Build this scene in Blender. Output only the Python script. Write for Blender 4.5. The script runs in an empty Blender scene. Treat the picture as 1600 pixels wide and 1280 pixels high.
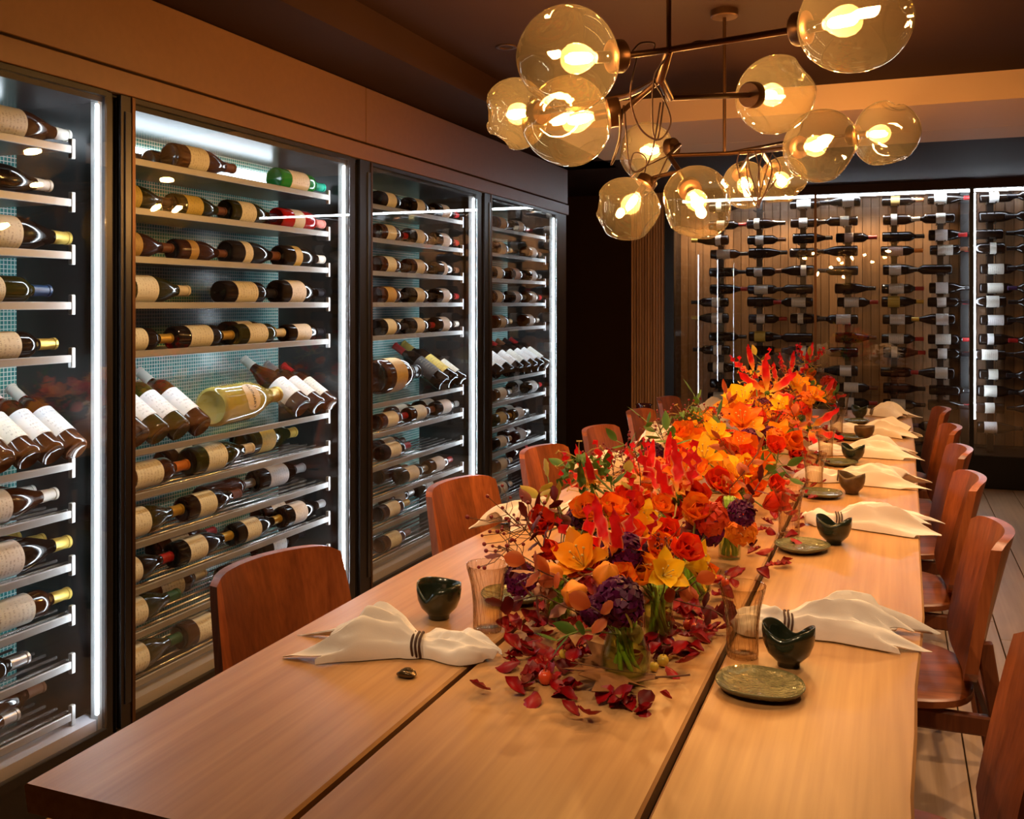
import bpy, math, random
from mathutils import Vector, Matrix, Euler

# ------------------------------------------------------------------ camera, world, exposure
scene = bpy.context.scene
COL = scene.collection
F, U0, V0, HC = 1504.0, 800.0, 474.0, 1.35       # focal length in pixels, principal column, horizon row, eye height
YAW = math.radians(21.6)
cam_data = bpy.data.cameras.new('camera')
cam_data.sensor_width = 36.0
cam_data.lens = 36.0 * F / 1600.0
cam_data.shift_y = -(640.0 - V0) / 1600.0
cam_data.clip_start = 0.05
cam = bpy.data.objects.new('camera', cam_data)
COL.objects.link(cam)
cam.location = (0, 0, HC)
cam.rotation_euler = (math.pi / 2, 0, YAW)
scene.camera = cam
world = bpy.data.worlds.new('world')
scene.world = world
world.use_nodes = True
world.node_tree.nodes['Background'].inputs[0].default_value = (1.0, 0.72, 0.45, 1)
world.node_tree.nodes['Background'].inputs[1].default_value = 0.05
scene.view_settings.view_transform = 'Standard'
scene.view_settings.look = 'None'
scene.view_settings.gamma = 1.0
scene.view_settings.use_curve_mapping = False
scene.view_settings.exposure = 0.0
try:
    scene.cycles.transparent_max_bounces = 18
    scene.cycles.max_bounces = 5
    scene.cycles.diffuse_bounces = 3
    scene.cycles.sample_clamp_indirect = 6.0
    scene.cycles.caustics_reflective = False
    scene.cycles.caustics_refractive = False
    scene.cycles.use_denoising = True
    scene.cycles.use_adaptive_sampling = True
    scene.cycles.adaptive_threshold = 0.03
except Exception:
    pass

BULB_POWER = 950.0          # emission of the chandelier filaments
LED_POWER = 44.0            # emission of the cabinet light strips
BULB_COL = (1.0, 0.54, 0.20)
LED_COL = (0.80, 0.90, 1.0)
FILL_W = 42.0              # unseen downlights, added to brighten the table, floor and flowers

FWD = Vector((-math.sin(YAW), math.cos(YAW), 0))
RGT = Vector((math.cos(YAW), math.sin(YAW), 0))
UP = Vector((0, 0, 1))
EYE = Vector((0, 0, HC))
def ray(u, v): return FWD + RGT * ((u - U0) / F) + UP * ((V0 - v) / F)
def at_depth(u, v, z): return EYE + ray(u, v) * z
def at_z(u, v, Z):
    d = ray(u, v); return EYE + d * ((Z - HC) / d.z)
def at_x(u, v, X):
    d = ray(u, v); return EYE + d * (X / d.x)
def at_y(u, v, Y):
    d = ray(u, v); return EYE + d * (Y / d.y)
R = math.radians

# ------------------------------------------------------------------ mesh helpers
class MB:
    def __init__(s): s.v = []; s.f = []
    def add(s, vs, fs):
        o = len(s.v); s.v += [tuple(p) for p in vs]; s.f += [tuple(i + o for i in f) for f in fs]
        return s
    def box(s, x0, x1, y0, y1, z0, z1):
        return s.add([(x0,y0,z0),(x1,y0,z0),(x1,y1,z0),(x0,y1,z0),(x0,y0,z1),(x1,y0,z1),(x1,y1,z1),(x0,y1,z1)],
              [(0,3,2,1),(4,5,6,7),(0,1,5,4),(1,2,6,5),(2,3,7,6),(3,0,4,7)])
    def bbox(s, x0, x1, y0, y1, z0, z1, b):
        """box with chamfered edges"""
        vs = []
        for (x, sx) in ((x0,1),(x1,-1)):
            for (y, sy) in ((y0,1),(y1,-1)):
                for (z, sz) in ((z0,1),(z1,-1)):
                    vs += [(x, y+sy*b, z+sz*b), (x+sx*b, y, z+sz*b), (x+sx*b, y+sy*b, z)]
        import itertools
        def I(ix, iy, iz, k): return ((ix*2+iy)*2+iz)*3+k
        fs = []
        for i in (0,1):
            q = [(0,0),(1,0),(1,1),(0,1)]
            f = [I(i,a,c,0) for a,c in q]; fs.append(f if i else f[::-1])
            f = [I(a,i,c,1) for a,c in q]; fs.append(f[::-1] if i else f)
            f = [I(a,c,i,2) for a,c in q]; fs.append(f if i else f[::-1])
        for a in (0,1):
            for c in (0,1):
                fs.append([I(a,c,0,0), I(a,c,1,0), I(a,c,1,1), I(a,c,0,1)])
                fs.append([I(a,0,c,0), I(a,1,c,0), I(a,1,c,2), I(a,0,c,2)])
                fs.append([I(0,a,c,1), I(1,a,c,1), I(1,a,c,2), I(0,a,c,2)])
        for a,c,d in itertools.product((0,1),(0,1),(0,1)):
            fs.append([I(a,c,d,0), I(a,c,d,1), I(a,c,d,2)])
        s.add(vs, fs); s.recalc = True; return s
    def lathe(s, prof, n=20, M=None, mod=None, cap=True):
        vs = []; fs = []
        m = len(prof)
        for j, (r, z) in enumerate(prof):
            for i in range(n):
                a = 2 * math.pi * i / n
                rr, zz = (r, z) if mod is None else mod(r, z, a, j)
                p = Vector((rr * math.cos(a), rr * math.sin(a), zz))
                vs.append(M @ p if M else p)
        for j in range(m - 1):
            for i in range(n):
                k = (i + 1) % n
                fs.append((j*n+i, j*n+k, (j+1)*n+k, (j+1)*n+i))
        if cap:
            if prof[0][0] > 1e-5: fs.append(tuple(range(n))[::-1])
            if prof[-1][0] > 1e-5: fs.append(tuple((m-1)*n+i for i in range(n)))
        return s.add(vs, fs)
    def tube(s, pts, rad, n=8, flat=1.0, cap=True):
        pts = [Vector(p) for p in pts]
        m = len(pts)
        rads = rad if isinstance(rad, (list, tuple)) else [rad] * m
        vs = []; fs = []
        prev = None
        for j in range(m):
            t = (pts[min(j+1, m-1)] - pts[max(j-1, 0)])
            if t.length < 1e-9: t = Vector((0,0,1))
            t.normalize()
            if prev is None:
                ref = Vector((0,0,1)) if abs(t.z) < 0.9 else Vector((1,0,0))
                a = t.cross(ref).normalized()
            else:
                a = (prev - t * prev.dot(t))
                if a.length < 1e-6: a = t.orthogonal()
                a.normalize()
            prev = a
            b = t.cross(a)
            for i in range(n):
                w = 2 * math.pi * i / n
                vs.append(pts[j] + (a * math.cos(w) + b * (math.sin(w) * flat)) * rads[j])
        for j in range(m - 1):
            for i in range(n):
                k = (i + 1) % n
                fs.append((j*n+i, j*n+k, (j+1)*n+k, (j+1)*n+i))
        if cap:
            fs.append(tuple(range(n))[::-1]); fs.append(tuple((m-1)*n+i for i in range(n)))
        return s.add(vs, fs)
    def bar(s, p, q, w, h, w2=None, h2=None, side=(0,1,0)):
        """rectangular tapered bar from p to q; w along SIDE, h across"""
        p = Vector(p); q = Vector(q); t = (q-p).normalized()
        a = Vector(side); a = (a - t*a.dot(t)).normalized(); b = t.cross(a)
        w2 = w if w2 is None else w2; h2 = h if h2 is None else h2
        vs = []
        for (c, ww, hh) in ((p,w,h),(q,w2,h2)):
            e = 0.22
            for (i,j) in ((-1,-1+e),(-1+e,-1),(1-e,-1),(1,-1+e),(1,1-e),(1-e,1),(-1+e,1),(-1,1-e)):
                vs.append(c + a*(i*ww/2) + b*(j*hh/2))
        fs = [(i,(i+1)%8,8+(i+1)%8,8+i) for i in range(8)] + [tuple(range(8))[::-1], tuple(range(8,16))]
        return s.add(vs, fs)
    def sphere(s, c, r, n=10, m=6, sq=(1,1,1)):
        prof = [(r*math.sin(math.pi*j/m), -r*math.cos(math.pi*j/m)) for j in range(m+1)]
        M = Matrix.Translation(Vector(c)) @ Matrix.Diagonal((sq[0], sq[1], sq[2], 1))
        return s.lathe([(max(a, 1e-6), b) for a, b in prof], n, M, cap=False)
    def mesh(s, name, smooth=False, angle=None):
        me = bpy.data.meshes.new(name)
        me.from_pydata(s.v, [], s.f)
        if smooth or angle:
            me.polygons.foreach_set('use_smooth', [True] * len(me.polygons))
        if angle:
            try: me.set_sharp_from_angle(angle=R(angle))
            except Exception: pass
        if getattr(s, 'recalc', False):
            import bmesh
            bm = bmesh.new(); bm.from_mesh(me); bmesh.ops.recalc_face_normals(bm, faces=bm.faces); bm.to_mesh(me); bm.free()
        me.update()
        return me
    def obj(s, name, mat, parent=None, smooth=False, angle=None):
        return link(name, s.mesh(name, smooth, angle), mat, parent)

def link(name, me, mat=None, parent=None, M=None):
    o = bpy.data.objects.new(name, me)
    COL.objects.link(o)
    if mat is not None:
        if not me.materials: me.materials.append(mat)
        elif me.materials[0] != mat:
            o.material_slots[0].link = 'OBJECT'; o.material_slots[0].material = mat
    if parent is not None: o.parent = parent
    if M is not None: o.matrix_local = M
    return o
def empty(name, loc=(0,0,0), rz=0.0):
    o = bpy.data.objects.new(name, None); COL.objects.link(o)
    o.empty_display_size = 0.05
    o.location = loc; o.rotation_euler = (0, 0, rz)
    return o
def tag(o, label, cat, group=None, kind=None):
    o['label'] = label; o['category'] = cat
    if group: o['group'] = group
    if kind: o['kind'] = kind
    return o
def struct(o):
    o['kind'] = 'structure'; return o
ONES = ['first','second','third','fourth','fifth','sixth','seventh','eighth','ninth','tenth','eleventh','twelfth','thirteenth','fourteenth',
        'fifteenth','sixteenth','seventeenth','eighteenth','nineteenth']
TENS = ['','','twent','thirt','fort','fift','sixt','sevent','eight','ninet']
def nth(n):
    if n <= 19: return ONES[n-1]
    t, o = divmod(n, 10)
    return TENS[t] + 'ieth' if o == 0 else TENS[t] + 'y-' + ONES[o-1]

# ------------------------------------------------------------------ materials
MATS = {}
def nodes_of(name):
    m = bpy.data.materials.new(name); m.use_nodes = True
    nt = m.node_tree
    return m, nt, nt.nodes, nt.links
def P(name, col, rough=0.5, metal=0.0, spec=0.5, coat=0.0, trans=0.0, ior=1.45, emit=None, estr=0.0, sub=0.0, noise=0.0, nscale=30.0, bump=0.0, bscale=60.0):
    if name in MATS: return MATS[name]
    m, nt, N, L = nodes_of(name)
    b = N['Principled BSDF']
    b.inputs['Base Color'].default_value = (*col, 1)
    b.inputs['Roughness'].default_value = rough
    b.inputs['Metallic'].default_value = metal
    b.inputs['Specular IOR Level'].default_value = spec
    b.inputs['Coat Weight'].default_value = coat
    b.inputs['Transmission Weight'].default_value = trans
    b.inputs['IOR'].default_value = ior
    if emit:
        b.inputs['Emission Color'].default_value = (*emit, 1); b.inputs['Emission Strength'].default_value = estr
    if noise or bump:
        tc = N.new('ShaderNodeTexCoord')
    if noise:
        nz = N.new('ShaderNodeTexNoise'); nz.inputs['Scale'].default_value = nscale; nz.inputs['Detail'].default_value = 4
        L.new(tc.outputs['Object'], nz.inputs['Vector'])
        mx = N.new('ShaderNodeMix'); mx.data_type = 'RGBA'
        mx.inputs[6].default_value = (*[c*(1-noise) for c in col], 1); mx.inputs[7].default_value = (*[min(1, c*(1+noise)) for c in col], 1)
        L.new(nz.outputs['Fac'], mx.inputs[0]); L.new(mx.outputs[2], b.inputs['Base Color'])
    if bump:
        n2 = N.new('ShaderNodeTexNoise'); n2.inputs['Scale'].default_value = bscale; n2.inputs['Detail'].default_value = 4
        L.new(tc.outputs['Object'], n2.inputs['Vector'])
        bp = N.new('ShaderNodeBump'); bp.inputs['Strength'].default_value = bump; bp.inputs['Distance'].default_value = 0.01
        L.new(n2.outputs['Fac'], bp.inputs['Height']); L.new(bp.outputs['Normal'], b.inputs['Normal'])
    MATS[name] = m
    return m
def wood(name, c1, c2, axis='y', scale=1.0, rough=0.42, strips=0.0, strip_axis='y', rings=True, coat=0.0, rand=0.25):
    """long-grained wood: stretched noise and cathedral rings along AXIS, tone shifts per object and, if STRIPS, per glued-up strip"""
    if name in MATS: return MATS[name]
    m, nt, N, L = nodes_of(name)
    b = N['Principled BSDF']; b.inputs['Roughness'].default_value = rough; b.inputs['Coat Weight'].default_value = coat
    b.inputs['Coat Roughness'].default_value = 0.25
    tc = N.new('ShaderNodeTexCoord'); oi = N.new('ShaderNodeObjectInfo')
    off = N.new('ShaderNodeVectorMath'); off.operation = 'SCALE'; off.inputs[0].default_value = (7.3, 11.7, 5.1)
    L.new(oi.outputs['Random'], off.inputs[3])
    add = N.new('ShaderNodeVectorMath'); add.operation = 'ADD'
    L.new(tc.outputs['Object'], add.inputs[0]); L.new(off.outputs[0], add.inputs[1])
    def stretched(sc, long):
        mp = N.new('ShaderNodeMapping')
        s = [sc, sc, sc]; s['xyz'.index(axis)] = sc * long
        mp.inputs['Scale'].default_value = s
        L.new(add.outputs[0], mp.inputs['Vector']); return mp
    m1 = stretched(5.5 * scale, 0.16)
    n1 = N.new('ShaderNodeTexNoise'); n1.inputs['Scale'].default_value = 1.0; n1.inputs['Detail'].default_value = 3; n1.inputs['Distortion'].default_value = 0.6
    L.new(m1.outputs[0], n1.inputs['Vector'])
    ml = N.new('ShaderNodeMath'); ml.operation = 'MULTIPLY'; ml.inputs[1].default_value = 9.0
    L.new(n1.outputs['Fac'], ml.inputs[0])
    fr = N.new('ShaderNodeMath'); fr.operation = 'PINGPONG'; fr.inputs[1].default_value = 1.0
    L.new(ml.outputs[0], fr.inputs[0])
    m2 = stretched(90 * scale, 0.025)
    n2 = N.new('ShaderNodeTexNoise'); n2.inputs['Scale'].default_value = 1.0; n2.inputs['Detail'].default_value = 5
    L.new(m2.outputs[0], n2.inputs['Vector'])
    mix = N.new('ShaderNodeMath'); mix.operation = 'MULTIPLY_ADD'
    mix.inputs[1].default_value = 0.33 if rings else 0.08
    L.new(fr.outputs[0], mix.inputs[0]); L.new(n2.outputs['Fac'], mix.inputs[2])
    ramp = N.new('ShaderNodeValToRGB')
    ramp.color_ramp.elements[0].position = 0.32; ramp.color_ramp.elements[0].color = (*c1, 1)
    ramp.color_ramp.elements[1].position = 0.95; ramp.color_ramp.elements[1].color = (*c2, 1)
    L.new(mix.outputs[0], ramp.inputs[0])
    hsv = N.new('ShaderNodeHueSaturation')
    L.new(ramp.outputs[0], hsv.inputs['Color'])
    val = N.new('ShaderNodeMath'); val.operation = 'MULTIPLY_ADD'; val.inputs[1].default_value = rand; val.inputs[2].default_value = 1 - rand / 2
    if strips:
        sp = N.new('ShaderNodeSeparateXYZ'); L.new(tc.outputs['Object'], sp.inputs[0])
        dv = N.new('ShaderNodeMath'); dv.operation = 'DIVIDE'; dv.inputs[1].default_value = strips
        L.new(sp.outputs['XYZ'.index(strip_axis.upper())], dv.inputs[0])
        fl = N.new('ShaderNodeMath'); fl.operation = 'FLOOR'; L.new(dv.outputs[0], fl.inputs[0])
        a2 = N.new('ShaderNodeMath'); a2.operation = 'ADD'; L.new(fl.outputs[0], a2.inputs[0])
        m3 = N.new('ShaderNodeMath'); m3.operation = 'MULTIPLY'; m3.inputs[1].default_value = 37.0; L.new(oi.outputs['Random'], m3.inputs[0])
        L.new(m3.outputs[0], a2.inputs[1])
        wn = N.new('ShaderNodeTexWhiteNoise'); wn.noise_dimensions = '1D'; L.new(a2.outputs[0], wn.inputs['W'])
        L.new(wn.outputs['Value'], val.inputs[0])
    else:
        L.new(oi.outputs['Random'], val.inputs[0])
    L.new(val.outputs[0], hsv.inputs['Value'])
    L.new(hsv.outputs[0], b.inputs['Base Color'])
    bp = N.new('ShaderNodeBump'); bp.inputs['Strength'].default_value = 0.08; bp.inputs['Distance'].default_value = 0.004
    L.new(n2.outputs['Fac'], bp.inputs['Height']); L.new(bp.outputs['Normal'], b.inputs['Normal'])
    MATS[name] = m
    return m
def pane(name, tint=(1,1,1), ior=1.5, rough=0.0, edge=None, edge_pow=2.0, refl=(1,1,1), haze=None, haze_amt=0.0):
    """thin clear glass: see-through with a Fresnel reflection; EDGE tints what is seen through grazing glass, where the light path in it is long"""
    if name in MATS: return MATS[name]
    m, nt, N, L = nodes_of(name)
    N.remove(N['Principled BSDF'])
    out = N['Material Output']
    tr = N.new('ShaderNodeBsdfTransparent'); tr.inputs[0].default_value = (*tint, 1)
    gl = N.new('ShaderNodeBsdfGlossy'); gl.inputs['Roughness'].default_value = rough; gl.inputs[0].default_value = (*refl, 1)
    lw = N.new('ShaderNodeLayerWeight'); lw.inputs['Blend'].default_value = 0.5
    f0 = ((ior - 1) / (ior + 1)) ** 2                       # Schlick reflection, the same from either face of the thin sheet
    p5 = N.new('ShaderNodeMath'); p5.operation = 'POWER'; p5.inputs[1].default_value = 5.0; L.new(lw.outputs['Facing'], p5.inputs[0])
    fr = N.new('ShaderNodeMath'); fr.operation = 'MULTIPLY_ADD'; fr.inputs[1].default_value = 1 - f0; fr.inputs[2].default_value = f0
    L.new(p5.outputs[0], fr.inputs[0])
    if edge:
        pw = N.new('ShaderNodeMath'); pw.operation = 'POWER'; pw.inputs[1].default_value = edge_pow
        L.new(lw.outputs['Facing'], pw.inputs[0])
        mc = N.new('ShaderNodeMix'); mc.data_type = 'RGBA'
        mc.inputs[6].default_value = (*tint, 1); mc.inputs[7].default_value = (*edge, 1)
        L.new(pw.outputs[0], mc.inputs[0]); L.new(mc.outputs[2], tr.inputs[0])
    mx = N.new('ShaderNodeMixShader')
    L.new(fr.outputs[0], mx.inputs[0]); L.new(tr.outputs[0], mx.inputs[1]); L.new(gl.outputs[0], mx.inputs[2])
    last = mx
    if haze:                                                # translucent share put in to imitate the glow around the bulbs
        tl = N.new('ShaderNodeBsdfTranslucent'); tl.inputs[0].default_value = (*haze, 1)
        last = N.new('ShaderNodeMixShader'); last.inputs[0].default_value = haze_amt
        L.new(mx.outputs[0], last.inputs[1]); L.new(tl.outputs[0], last.inputs[2])
    L.new(last.outputs[0], out.inputs[0])
    MATS[name] = m
    return m
def glow(name, col, strength):
    if name in MATS: return MATS[name]
    m, nt, N, L = nodes_of(name)
    N.remove(N['Principled BSDF'])
    e = N.new('ShaderNodeEmission'); e.inputs[0].default_value = (*col, 1); e.inputs[1].default_value = strength
    L.new(e.outputs[0], N['Material Output'].inputs[0])
    MATS[name] = m
    return m
def paper(name, col, ink=(0.12, 0.10, 0.09), amount=0.38):
    """bottle label: paper with rows of small illegible print"""
    if name in MATS: return MATS[name]
    m, nt, N, L = nodes_of(name)
    b = N['Principled BSDF']; b.inputs['Roughness'].default_value = 0.6
    tc = N.new('ShaderNodeTexCoord'); oi = N.new('ShaderNodeObjectInfo')
    sp = N.new('ShaderNodeSeparateXYZ'); L.new(tc.outputs['Generated'], sp.inputs[0])
    w = N.new('ShaderNodeMath'); w.operation = 'MULTIPLY'; w.inputs[1].default_value = 8.0; L.new(sp.outputs[2], w.inputs[0])
    fr = N.new('ShaderNodeMath'); fr.operation = 'FRACT'; L.new(w.outputs[0], fr.inputs[0])
    lt = N.new('ShaderNodeMath'); lt.operation = 'LESS_THAN'; lt.inputs[1].default_value = 0.42; L.new(fr.outputs[0], lt.inputs[0])
    mp = N.new('ShaderNodeMapping'); mp.inputs['Scale'].default_value = (2, 26, 8)
    ad = N.new('ShaderNodeVectorMath'); ad.operation = 'ADD'
    sc = N.new('ShaderNodeVectorMath'); sc.operation = 'SCALE'; sc.inputs[0].default_value = (3, 17, 29); L.new(oi.outputs['Random'], sc.inputs[3])
    L.new(tc.outputs['Generated'], ad.inputs[0]); L.new(sc.outputs[0], ad.inputs[1]); L.new(ad.outputs[0], mp.inputs[0])
    nz = N.new('ShaderNodeTexNoise'); nz.inputs['Scale'].default_value = 1.0; nz.inputs['Detail'].default_value = 2; L.new(mp.outputs[0], nz.inputs['Vector'])
    gt = N.new('ShaderNodeMath'); gt.operation = 'GREATER_THAN'; gt.inputs[1].default_value = 0.53; L.new(nz.outputs['Fac'], gt.inputs[0])
    mu = N.new('ShaderNodeMath'); mu.operation = 'MULTIPLY'; L.new(lt.outputs[0], mu.inputs[0]); L.new(gt.outputs[0], mu.inputs[1])
    m2 = N.new('ShaderNodeMath'); m2.operation = 'MULTIPLY'; m2.inputs[1].default_value = amount; L.new(mu.outputs[0], m2.inputs[0])
    # print keeps clear of the paper's margins
    my = N.new('ShaderNodeMath'); my.operation = 'COMPARE'; my.inputs[1].default_value = 0.5; my.inputs[2].default_value = 0.36; L.new(sp.outputs[1], my.inputs[0])
    m3 = N.new('ShaderNodeMath'); m3.operation = 'MULTIPLY'; L.new(m2.outputs[0], m3.inputs[0]); L.new(my.outputs[0], m3.inputs[1])
    mx = N.new('ShaderNodeMix'); mx.data_type = 'RGBA'; mx.inputs[6].default_value = (*col, 1); mx.inputs[7].default_value = (*ink, 1)
    L.new(m3.outputs[0], mx.inputs[0]); L.new(mx.outputs[2], b.inputs['Base Color'])
    MATS[name] = m
    return m
def petal_mat(name, base, mid, edge, edge_w=0.25, rough=0.5, trans=0.25):
    """petal: colour runs from BASE at its root to MID, with an EDGE-coloured margin; thin enough to let light through"""
    if name in MATS: return MATS[name]
    m, nt, N, L = nodes_of(name)
    b = N['Principled BSDF']; b.inputs['Roughness'].default_value = rough; b.inputs['Specular IOR Level'].default_value = 0.25
    tc = N.new('ShaderNodeTexCoord'); sp = N.new('ShaderNodeSeparateXYZ'); L.new(tc.outputs['Generated'], sp.inputs[0])
    r1 = N.new('ShaderNodeMapRange'); r1.inputs[1].default_value = 0.0; r1.inputs[2].default_value = 0.45; L.new(sp.outputs[1], r1.inputs[0])
    m1 = N.new('ShaderNodeMix'); m1.data_type = 'RGBA'; m1.inputs[6].default_value = (*base, 1); m1.inputs[7].default_value = (*mid, 1)
    L.new(r1.outputs[0], m1.inputs[0])
    s1 = N.new('ShaderNodeMath'); s1.operation = 'SUBTRACT'; s1.inputs[1].default_value = 0.5; L.new(sp.outputs[0], s1.inputs[0])
    ab = N.new('ShaderNodeMath'); ab.operation = 'ABSOLUTE'; L.new(s1.outputs[0], ab.inputs[0])
    r2 = N.new('ShaderNodeMapRange'); r2.inputs[1].default_value = 0.5 - edge_w; r2.inputs[2].default_value = 0.5; L.new(ab.outputs[0], r2.inputs[0])
    m2 = N.new('ShaderNodeMix'); m2.data_type = 'RGBA'; L.new(r2.outputs[0], m2.inputs[0]); L.new(m1.outputs[2], m2.inputs[6]); m2.inputs[7].default_value = (*edge, 1)
    oi = N.new('ShaderNodeObjectInfo')
    h = N.new('ShaderNodeHueSaturation'); v = N.new('ShaderNodeMath'); v.operation = 'MULTIPLY_ADD'; v.inputs[1].default_value = 0.4; v.inputs[2].default_value = 0.8
    L.new(oi.outputs['Random'], v.inputs[0]); L.new(v.outputs[0], h.inputs['Value']); L.new(m2.outputs[2], h.inputs['Color'])
    L.new(h.outputs[0], b.inputs['Base Color'])
    tl = N.new('ShaderNodeBsdfTranslucent'); L.new(h.outputs[0], tl.inputs[0])
    mx = N.new('ShaderNodeMixShader'); mx.inputs[0].default_value = trans
    L.new(b.outputs[0], mx.inputs[1]); L.new(tl.outputs[0], mx.inputs[2]); L.new(mx.outputs[0], N['Material Output'].inputs[0])
    MATS[name] = m
    return m

M_table = wood('table_oak', (0.56, 0.31, 0.125), (0.40, 0.20, 0.075), 'y', 0.9, rough=0.36, rand=0.12)
M_chair = wood('chair_walnut', (0.36, 0.105, 0.034), (0.19, 0.048, 0.016), 'z', 1.3, rough=0.36, strips=0.075, strip_axis='y', rand=0.7)
M_chair_edge = wood('chair_walnut_frame', (0.25, 0.075, 0.026), (0.14, 0.036, 0.013), 'z', 1.3, rough=0.4)
M_floor = wood('floor_oak', (0.50, 0.31, 0.175), (0.38, 0.225, 0.12), 'y', 0.7, rough=0.45, rand=0.2)
M_panel = wood('fluted_oak', (0.60, 0.33, 0.15), (0.44, 0.22, 0.095), 'z', 1.0, rough=0.5, rand=0.45)
M_fascia = P('bronze_leather_panel', (0.155, 0.072, 0.026), rough=0.42, noise=0.12, nscale=40, bump=0.05, bscale=300)
M_darkceil = P('dark_brown_plaster', (0.024, 0.0085, 0.004), rough=0.8, spec=0.2, noise=0.15, nscale=2)
M_darkwall = P('dark_bronze_wall', (0.032, 0.014, 0.007), rough=0.8, spec=0.2)
M_beige = P('beige_plaster', (0.62, 0.42, 0.26), rough=0.7)
M_black = P('black_metal', (0.008, 0.007, 0.007), rough=0.35, spec=0.4)
M_graphite = P('graphite_metal', (0.035, 0.030, 0.027), rough=0.35, metal=0.7)
M_steel = P('brushed_steel', (0.34, 0.33, 0.32), rough=0.5, metal=0.55)
M_bronze = P('aged_bronze', (0.09, 0.042, 0.018), rough=0.38, metal=0.75)
M_liner = P('cabinet_lining', (0.045, 0.042, 0.042), rough=0.25, metal=0.3)
M_sill = P('cabinet_sill', (0.50, 0.47, 0.50), rough=0.35, metal=0.2)
M_door = pane('door_glass', (0.97, 0.985, 0.98), 1.5)
M_far_glass = pane('rack_glass', (0.96, 0.96, 0.96), 1.6)
M_globe = pane('amber_globe_glass', (0.92, 0.84, 0.66), 1.50, edge=(0.46, 0.36, 0.16), edge_pow=3.0, haze=(0.85, 0.70, 0.42), haze_amt=0.014)
M_tumbler = pane('amber_tumbler_glass', (0.975, 0.94, 0.87), 1.5, edge=(0.50, 0.36, 0.20), edge_pow=1.6)
M_vase = pane('clear_vase_glass', (0.93, 0.95, 0.90), 1.45, edge=(0.55, 0.62, 0.40), edge_pow=2.0)
M_water = pane('stem_water', (0.88, 0.96, 0.62), 1.25, edge=(0.55, 0.68, 0.20), edge_pow=1.8)
M_bulb = glow('glowing_filament_bulb', BULB_COL, BULB_POWER)
M_led = glow('cold_led_strip', LED_COL, LED_POWER)
M_linen = P('white_linen', (0.80, 0.74, 0.70), rough=0.85, bump=0.04, bscale=600)
M_glaze = P('dark_green_glaze', (0.016, 0.022, 0.012), rough=0.22, coat=0.4, noise=0.5, nscale=25)
M_plate = P('mottled_green_glaze', (0.13, 0.125, 0.060), rough=0.24, metal=0.25, coat=0.3, noise=0.6, nscale=45, bump=0.5, bscale=90)
M_brownclay = P('brown_speckled_glaze', (0.10, 0.055, 0.022), rough=0.35, noise=0.6, nscale=60)
M_cord = P('brown_cord', (0.05, 0.018, 0.010), rough=0.6)
M_stem = P('green_stem', (0.16, 0.22, 0.045), rough=0.5)
M_twig = P('brown_twig', (0.12, 0.05, 0.025), rough=0.6)

# ------------------------------------------------------------------ the room
XG = -2.05                 # plane of the cabinet doors
YF = 7.79                  # plane of the far glass wall
ZS, ZT = 2.257, 2.385      # lower ceiling border and raised tray
XR, YB = 1.70, -1.60       # wall opposite the cabinets, wall behind the camera

def solid(name, mat, *boxes, parent=None):
    b = MB()
    for q in boxes: b.box(*q)
    return b.obj(name, mat, parent)

# floor: oak boards laid along the room
floor = struct(solid('floor', P('floor_base', (0.05, 0.025, 0.012), 0.8), (-3.4, XR + 0.1, YB - 0.1, 9.0, -0.06, -0.014)))
random.seed(3)
board_meshes = {}
xb = -3.4
while xb < XR:
    yb = YB - random.uniform(0, 1.8)
    while yb < 8.4:
        ln = random.choice((1.8, 2.2, 2.6))
        if ln not in board_meshes:
            board_meshes[ln] = MB().bbox(0, 0.196, 0, ln - 0.004, -0.014, 0, 0.0015).mesh('floor_plank')
        if yb + ln > YB:
            link('plank', board_meshes[ln], M_floor, floor, Matrix.Translation((xb + 0.002, yb, 0)))
        yb += ln
    xb += 0.2

# ceiling: dark raised tray with a lower border
ceil = struct(solid('ceiling', M_darkceil, (-1.706, 0.76, YB, 4.78, ZT, ZT + 0.05)))
for q in ((-2.45, -1.706, YB, 6.24, ZS, ZT + 0.05), (0.76, XR + 0.1, YB, 5.9, ZS, ZT + 0.05), (-3.4, XR + 0.1, 5.90, 8.5, ZS, ZT + 0.05)):
    solid('border_panel', M_darkceil, q, parent=ceil)
solid('far_border_panel', M_beige, (-1.706, 0.76, 4.78, 5.50, ZS, ZT + 0.05), parent=ceil)
solid('far_border_panel', M_beige, (-1.706, 0.76, 5.508, 5.90, ZS, ZT + 0.05), parent=ceil)
solid('shadow_gap', M_black, (-1.706, 0.76, 5.495, 5.513, ZS + 0.012, ZT + 0.04), parent=ceil)

# walls
struct(solid('wall_right', P('umber_wall', (0.16, 0.085, 0.045), 0.7), (XR, XR + 0.1, YB, 8.5, 0, ZT)))
struct(solid('wall_back', P('umber_wall_behind', (0.16, 0.085, 0.045), 0.7), (-3.4, XR + 0.1, YB - 0.1, YB, 0, ZT)))
struct(solid('wall_left', M_darkwall, (-2.60, -2.45, YB, 6.22, 0, ZT), (-2.80, -2.70, 6.22, 8.4, 0, ZS), (-2.45, -2.09, 6.205, 6.235, 0, ZS)))
struct(solid('baseboard_left', P('baseboard_brown', (0.10, 0.05, 0.025), 0.5), (-2.70, -2.685, 6.24, 7.78, 0, 0.09)))
far = struct(solid('wall_far', M_darkwall, (-2.80, -2.03, YF + 0.02, YF + 0.10, 0, ZS), (-2.03, -1.70, YF + 0.03, YF + 0.12, 0, ZS), (-1.70, XR, YF, YF + 0.06, 2.192, ZS), (-2.80, -2.60, YF - 0.30, YF + 0.02, 0, ZS)))
n = 13
slat = MB().bbox(0, 0.30 / n - 0.004, 0, 0.022, 0.0, ZS, 0.003).mesh('wood_slat')
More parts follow.
